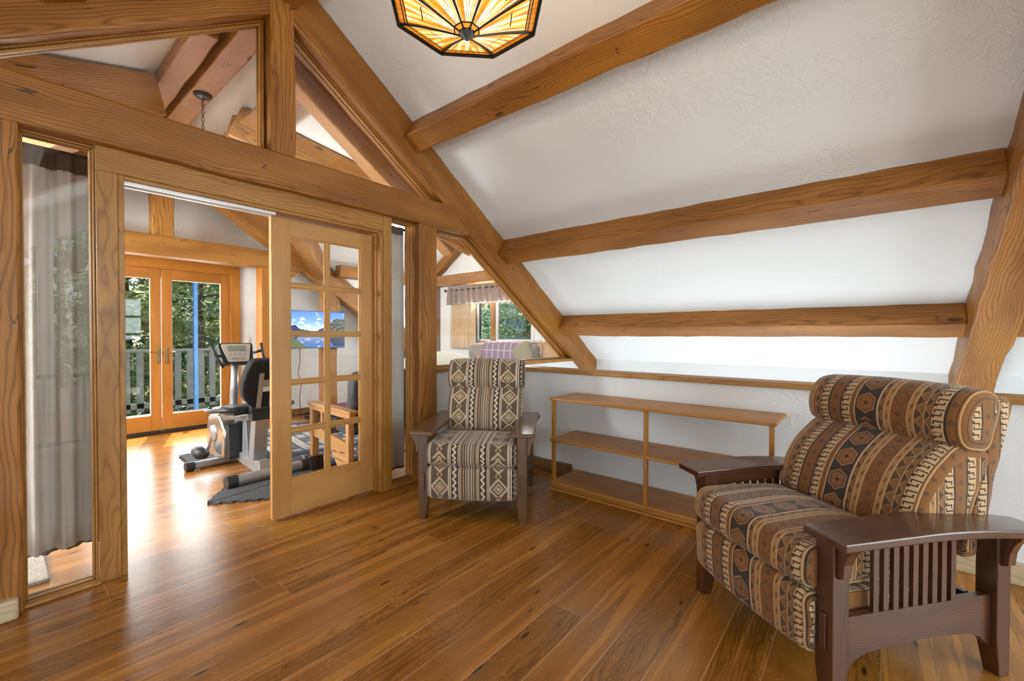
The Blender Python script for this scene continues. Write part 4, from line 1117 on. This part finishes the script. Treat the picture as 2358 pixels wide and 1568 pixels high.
curtain('curtain', .06, .36, 3.10, .15, 2.12, plain('shaded_lining', '#C6C2BA', .9, nz=.06, scale=8), 'pale grey lined curtain hanging behind the left sidelight', folds=3, amp=.03, head=(brownc, .085))  # lining copy with the shade behind the sidelight put into its colour
curtain('curtain', .10, .37, 3.16, .12, 2.08, brownc, 'dark brown face layer behind the pale curtain of the left sidelight', folds=3, amp=.02)
curtain('curtain', 2.07, 2.245, 3.075, .10, 2.13, lining, 'pale lined curtain hanging behind the right sidelight', folds=2, amp=.014, head=(brownc, .06))
curtain('curtain', 1.865, 2.275, 3.11, .07, 2.12, brownc, 'dark brown curtain edge seen behind the glazed door and right sidelight', folds=4, amp=.014)
for x0, x1, nm in ((-.05, .40, 'dark rod carrying the curtains behind the left sidelight'), (1.84, 2.32, 'dark rod carrying the curtains behind the right sidelight')):
    r_ = empty('curtain_rod', (x0, 3.12, 2.13)); tag(r_, nm, 'curtain rod')
    MB().tube([(0, 0, 0), (x1-x0, 0, 0)], .010, 8).obj('rod', bronze, r_)
    for q in (0.02, x1-x0-.02): MB().tube([(q, 0, 0), (q, -.09, 0)], .006, 6).obj('bracket', bronze, r_)
# mat/rug piece behind left sidelight
o = MB().box(-.45, .17, 3.10, 3.62, .0005, .02).obj('rug', plain('cream_shag', '#B9B1A4', 1, nz=.4, scale=120, bumpy=.9), bev=.006); tag(o, 'cream shag rug corner on the floor behind the left sidelight', 'rug')

# ------------------------------------------------------------------ dormer window, drapes, bed and furniture
wn = empty('window_6', (XK, WY0, WZ0)); struct(wn, 'dormer window with two sashes behind the slanted pane', 'window')
WL = WY1-WY0; WH = WZ1-WZ0
def fbox(nm, y0, y1, z0, z1, x0, x1, mt, par, bev=.004): return MB().box(x0, x1, y0, y1, z0, z1).obj(nm, mt, par, bev=bev)
cas = wood('base', 'y')
ring_mb(MB(), [(-.06, -.06), (WL+.06, -.06), (WL+.06, WH+.06), (-.06, WH+.06)], [(.0, 0), (WL, 0), (WL, WH), (0, WH)], -.025, .15, 'yz').obj('window_frame', wood('pine', 'y'), wn, bev=.003)
ms = (WY1-4.72)
msy = WL-.40
fbox('mullion', msy-.04, msy+.04, 0, WH, -.01, .12, wood('far', 'z'), wn)
white_s = plain('white_sash', '#E6E8EA', .4)
for (a, b) in ((0.0, msy-.04), (msy+.04, WL)):
    q = [(a, 0), (b, 0), (b, WH), (a, WH)]
    ring_mb(MB(), q, inset(q, .03), .03, .07, 'yz').obj('sash', white_s, wn, bev=.002)
    g = inset(q, .025); MB().prism(g, .05, .054, 'yz').obj('pane', M['glass'], wn)
fbox('window_sill', -.10, WL+.10, -.10, -.05, -.05, .0, wood('far', 'y'), wn)
val = plain('valance_cloth', '#927A6B', .9, nz=.15, scale=10); cur = plain('tan_drape', '#C9AC88', .9, nz=.15, scale=8); curw = plain('sheer_drape', '#E7E7E6', .9)
curtain('valance', 3.45, 5.66, 5.08, 1.74, 2.05, val, 'gathered taupe valance across the top of the dormer window', folds=16, amp=.032, axis='y', cat='valance')
curtain('drape', 5.03, 5.62, 5.12, .98, 1.80, cur, 'tan drape hanging left of the dormer window', folds=5, amp=.02, axis='y')
curtain('drape', 3.45, 3.86, 5.12, 1.10, 1.80, curw, 'white sheer drape right of the dormer window', folds=4, amp=.02, axis='y')
rd = empty('curtain_rod', (5.08, 5.72, 1.99)); tag(rd, 'dark curtain rod with ball finial over the dormer window', 'curtain rod')
MB().tube([(0, 0, 0), (0, -2.3, 0)], .011, 8).obj('rod', bronze, rd)
MB().lathe([(.002, -.028), (.02, -.018), (.028, 0), (.02, .018), (.002, .028)], n=14).obj('finial', bronze, rd, smooth=True)
# bed with arched headboard
bd = empty('bed', (4.3, 4.72, 0)); tag(bd, 'bed with cream arched headboard behind the farther recliner headrest', 'bed')
cream = plain('cream_paint', '#DDDCC6', .5); white_b = plain('white_bedding', '#E2E4E6', .9, nz=.1)
pts = [(-.55, .45)] + [(.55, .45)] + [(.55 - 1.1*i/12, .86 + .12*math.sin(math.pi*i/12)) for i in range(13)]
hb = Matrix.Translation((-.2, .05, 0)) @ Matrix.Rotation(R(-40), 4, 'Z')
MB().prism(pts, -.02, .02, 'xz', hb).obj('headboard', cream, bd, bev=.004)
m = MB(); m.box(-.62, -.55, -.035, .035, 0, .93, hb); m.box(.55, .62, -.035, .035, 0, .93, hb); m.obj('bedpost', wood('pine', 'z'), bd, bev=.005)
m = MB(); m.box(-.55, .55, .02, 1.0, .3, .62, hb); m.obj('mattress', white_b, bd, bev=.05, seg=3)
# sofa with blanket, pillow, cupboard
sf = empty('sofa', (4.72, 4.05, 0)); tag(sf, 'sofa under the dormer window, its back covered by a mauve blanket', 'sofa')
cushion('sofa_back', [(-.12, .5), (.14, .5), (.12, 1.08), (-.05, 1.10)], .07, .62, plain('sofa_cloth', '#8A7C72', .9, nz=.2), sf, er=.06, n=40).rotation_euler = (0, 0, R(90))
MB().box(-.62, .02, -.6, .6, .12, .5).obj('sofa_base', plain('sofa_base_cloth', '#8A7C72', .9, nz=.2), sf, bev=.04)
def blanket_mat():
    m, t, p = new_mat('mauve_blanket'); x, y, z = sep(coord('Object'))
    s = ((x*9.0).fr() < .12).mx((z*7.0).fr() < .06); n = noise(coord('Object'), 40, 3)
    c = mix(n*.5, srgb('#7C6078'), srgb('#93787A')); c = mix(s*.7, c, srgb('#D6C6C8')); setc(p, c); p.inputs['Roughness'].default_value = .95; return m
bl = cushion('blanket', [(-.16, .62), (.17, .62), (.15, 1.11), (-.07, 1.135)], .08, .34, blanket_mat(), None, er=.03, n=40)
bl.location = (4.72, 4.02, 0); bl.rotation_euler = (0, 0, R(90)); tag(bl, 'mauve striped blanket draped over the sofa back at the dormer window', 'blanket')
pw = cushion('pillow', [(-.09, -.2), (.09, -.2), (.09, .2), (-.09, .2)], .08, .2, plain('olive_pillow', '#8E8562', .95, nz=.2), None, er=.1, n=36)
pw.location = (4.60, 3.60, .95); pw.scale = (.8, .8, .8); pw.rotation_euler = (R(10), R(25), R(90)); tag(pw, 'olive pillow leaning beside the mauve blanket', 'pillow')
cb = empty('cupboard', (4.95, 3.38, 0)); tag(cb, 'knotty pine cupboard at the lower right corner of the slanted window', 'cupboard')
MB().box(-.2, .3, -.34, .34, 0, 1.12).obj('body', wood('pine', 'z'), cb, bev=.006)
for y in (-.32, .005): MB().box(-.222, -.2, y, y+.315, .1, 1.09).obj('door', wood('pine', 'z'), cb, bev=.004)
for y in (-.04, .04): MB().lathe([(.012, 0), (.016, .01), (.004, .02)], n=10, M4=Matrix.Translation((-.222, y, .98)) @ Matrix.Rotation(-math.pi/2, 4, 'Y')).obj('knob', silver, cb)

# ------------------------------------------------------------------ deck and garden
deckm = wood('pale', 'x')
dk = MB()
for i in range(14): dk.box(-2.2, 5.0, 6.88+i*.145, 7.015+i*.145, -.09, -.06)
struct(dk.obj('deck_floor', plain('deck_boards', '#B5B2AC', .8, nz=.25, scale=12)))
greyw = plain('grey_stained_wood', '#5F6A68', .75, nz=.25, scale=10)
rl = empty('deck_railing', (0, 8.75, -.06)); tag(rl, 'grey wooden deck railing outside the French doors', 'railing')
MB().box(-2.2, 5.0, -.05, .06, 1.0, 1.04).obj('top_rail', greyw, rl, bev=.005)
MB().box(-2.2, 5.0, -.02, .02, .12, .20).obj('bottom_rail', greyw, rl)
for i in range(44):
    x = -2.1+i*.16; MB().box(x, x+.085, -.02, .02, .06, 1.0).obj('baluster', greyw, rl)
for x in (-1.2, 1.0, 3.2): MB().box(x, x+.13, -.06, .06, -.06, 1.0).obj('rail_post', greyw, rl)
tag(MB().box(2.02, 2.07, 8.15, 8.22, -.06, 3.4).obj('deck_pole', plain('blue_pole', '#3E78B4', .35, .2)), 'slim blue pole standing on the deck, seen through the right French door', 'pole')
# garden
def ground_mat():
    m, t, p = new_mat('garden_ground'); n = noise(coord('Object'), 1.2, 5); n2 = noise(coord('Object'), 14, 3)
    c = mix(n.ss(.4, .6), srgb('#8D9A55'), srgb('#C9BE8E')); c = mix(n2*.5, c, srgb('#4E5B2B')); setc(p, c); p.inputs['Roughness'].default_value = 1; return m
struct(MB().box(-40, 60, -40, 60, -3.1, -3.0).obj('ground', ground_mat()), 'dry grass ground around the house', 'ground')
def leaf_mat(a, b, nm):
    m, t, p = new_mat(nm); r = noise(coord('Object'), 2.4, 3); r2 = noise(coord('Object'), 30, 2)
    c = mix(r.ss(.35, .65), srgb(a), srgb(b)); c = mix(r2*.4, c, srgb('#1F3A1C')); setc(p, c)
    p.inputs['Roughness'].default_value = .7
    tr = t.nodes.new('ShaderNodeBsdfTranslucent'); t.links.new(c, tr.inputs[0]); ms = t.nodes.new('ShaderNodeMixShader'); ms.inputs[0].default_value = .5
    o = [q for q in t.nodes if q.type == 'OUTPUT_MATERIAL'][0]
    t.links.new(p.outputs[0], ms.inputs[1]); t.links.new(tr.outputs[0], ms.inputs[2]); t.links.new(ms.outputs[0], o.inputs[0])
    return m
leafs = [leaf_mat('#5F8F5A', '#8FB377', 'needles_mid'), leaf_mat('#45775A', '#74A67C', 'needles_dark'), leaf_mat('#8DAA6A', '#C2CC98', 'needles_light')]
bark = plain('bark', '#4A3A2E', .95, nz=.4, scale=14)
def tree_mesh(seed, H, W, n, kind):
    rnd = random.Random(seed); mb = MB()
    for i in range(n):
        t = rnd.random()**.8; z = .1*H + .9*H*t
        rmax = W*(1-t)**.7*(.75+.35*math.sin(t*40)) + .1 if kind == 'c' else W*math.sqrt(max(.03, 1-((t-.5)*2)**2))
        a = rnd.uniform(0, 2*math.pi); r_ = rmax*math.sqrt(rnd.uniform(.15, 1))
        c = Vector((r_*math.cos(a), r_*math.sin(a), z - r_*.12))
        d = Vector((math.cos(a)+rnd.uniform(-.6, .6), math.sin(a)+rnd.uniform(-.6, .6), rnd.uniform(-.5, .4))).normalized()
        u = d.cross(Vector((rnd.uniform(-1, 1), rnd.uniform(-1, 1), rnd.uniform(-.3, 1)))).normalized()
        l = rnd.uniform(.10, .22); w_ = l*rnd.uniform(.25, .5)
        mb.add([c-u*w_, c+d*l*.5+u*w_*.4, c+d*l, c+d*l*.4-u*w_*1.1], [(0, 1, 2, 3)])
    me_o = mb
    tb = MB(); tb.tube([(0, 0, 0), (.05, .02, H*.5), (0, 0, H*.97)], [.16, .11, .02], 8)
    for k in range(14):
        z = H*(.18+.055*k); a = k*2.4; l = W*.75*(1-k/18); tb.tube([(0, 0, z), (l*.5*math.cos(a), l*.5*math.sin(a), z+.1), (l*math.cos(a), l*math.sin(a), z-.05)], [.04, .025, .008], 5)
    return me_o, tb
protos = []
for k, (sd, H, W, n, kd) in enumerate(((1, 8.5, 1.9, 9000, 'c'), (2, 7.0, 1.9, 8000, 'r'), (3, 9.0, 2.1, 9000, 'c'))):
    a, b = tree_mesh(sd, H, W, n, kd); protos.append((a, b))
tree_cache = {}
def tree(k, x, y, z, s, rz, label, group=None):
    r_ = empty('tree', (x, y, z), rz); r_.scale = (s, s, s); tag(r_, label, 'tree', group)
    if k not in tree_cache:
        a, b = protos[k]
        f = a.obj('foliage', leafs[k % 3]); g_ = b.obj('trunk', bark); tree_cache[k] = (f, g_); f.parent = r_; g_.parent = r_
    else:
        for q in tree_cache[k]:
            c = q.copy(); COL.objects.link(c); c.parent = r_
spots = [(1, -.6, 12.2, .95), (0, 1.2, 12.6, 1.0), (2, 3.1, 12.0, 1.0), (0, 5.0, 13.2, 1.05), (1, 2.2, 15.2, 1.2), (2, -2.4, 14.0, 1.1), (0, .2, 16.5, 1.3), (2, 4.4, 17.0, 1.35), (1, 6.8, 15.5, 1.2), (2, 2.2, 19.5, 1.6), (0, 7.6, 19.0, 1.6), (1, -.8, 20.5, 1.6)]
for i, (k, x, y, s) in enumerate(spots): tree(k, x, y, -3.0, s, i*1.3, ('mid green conifer', 'dark bushy tree', 'pale green conifer')[k] + (' close beyond the deck railing' if y < 14.5 else ' farther back beyond the deck'), 'trees beyond the deck')
spots = [(0, 9.6, 4.6, .9), (1, 9.8, 7.2, .95), (2, 11.5, 5.9, 1.1), (0, 12.0, 9.0, 1.1), (1, 13.0, 4.0, 1.2), (2, 14.5, 7.5, 1.3), (0, 10.2, 2.2, .9), (1, 15.5, 10.5, 1.4), (2, 12.4, 11.6, 1.2)]
for i, (k, x, y, s) in enumerate(spots): tree(k, x, y, -3.0, s, i*2.1, ('mid green tree', 'dark bushy tree', 'pale green tree')[k] + (' close outside the dormer window' if x < 12.2 else ' farther off outside the dormer window'), 'trees outside the dormer window')
for i, (k, x, y, s) in enumerate([(2, 1.0, -8.6, .85), (2, 2.8, -9.2, .9), (2, 4.8, -9.4, 1.0), (1, -1.2, -9.8, 1.0)]): tree(k, x, y, -3.0, s, i*1.9, 'tree outside the gable window behind the viewer, only mirrored in the left sidelight', 'trees behind the viewer')
# railing behind the camera, mirrored in the left sidelight
rb = empty('loft_railing', (.0, -.66, 0)); tag(rb, 'grey balustrade mirrored in the glass of the left sidelight', 'railing')
MB().box(-.6, 1.1, -.03, .03, .76, .80).obj('top_rail', greyw, rb, bev=.004)
MB().box(-.6, 1.1, -.02, .02, .05, .09).obj('bottom_rail', greyw, rb)
for i in range(17): MB().box(-.58+i*.10, -.555+i*.10, -.012, .012, .09, .76).obj('baluster', greyw, rb)
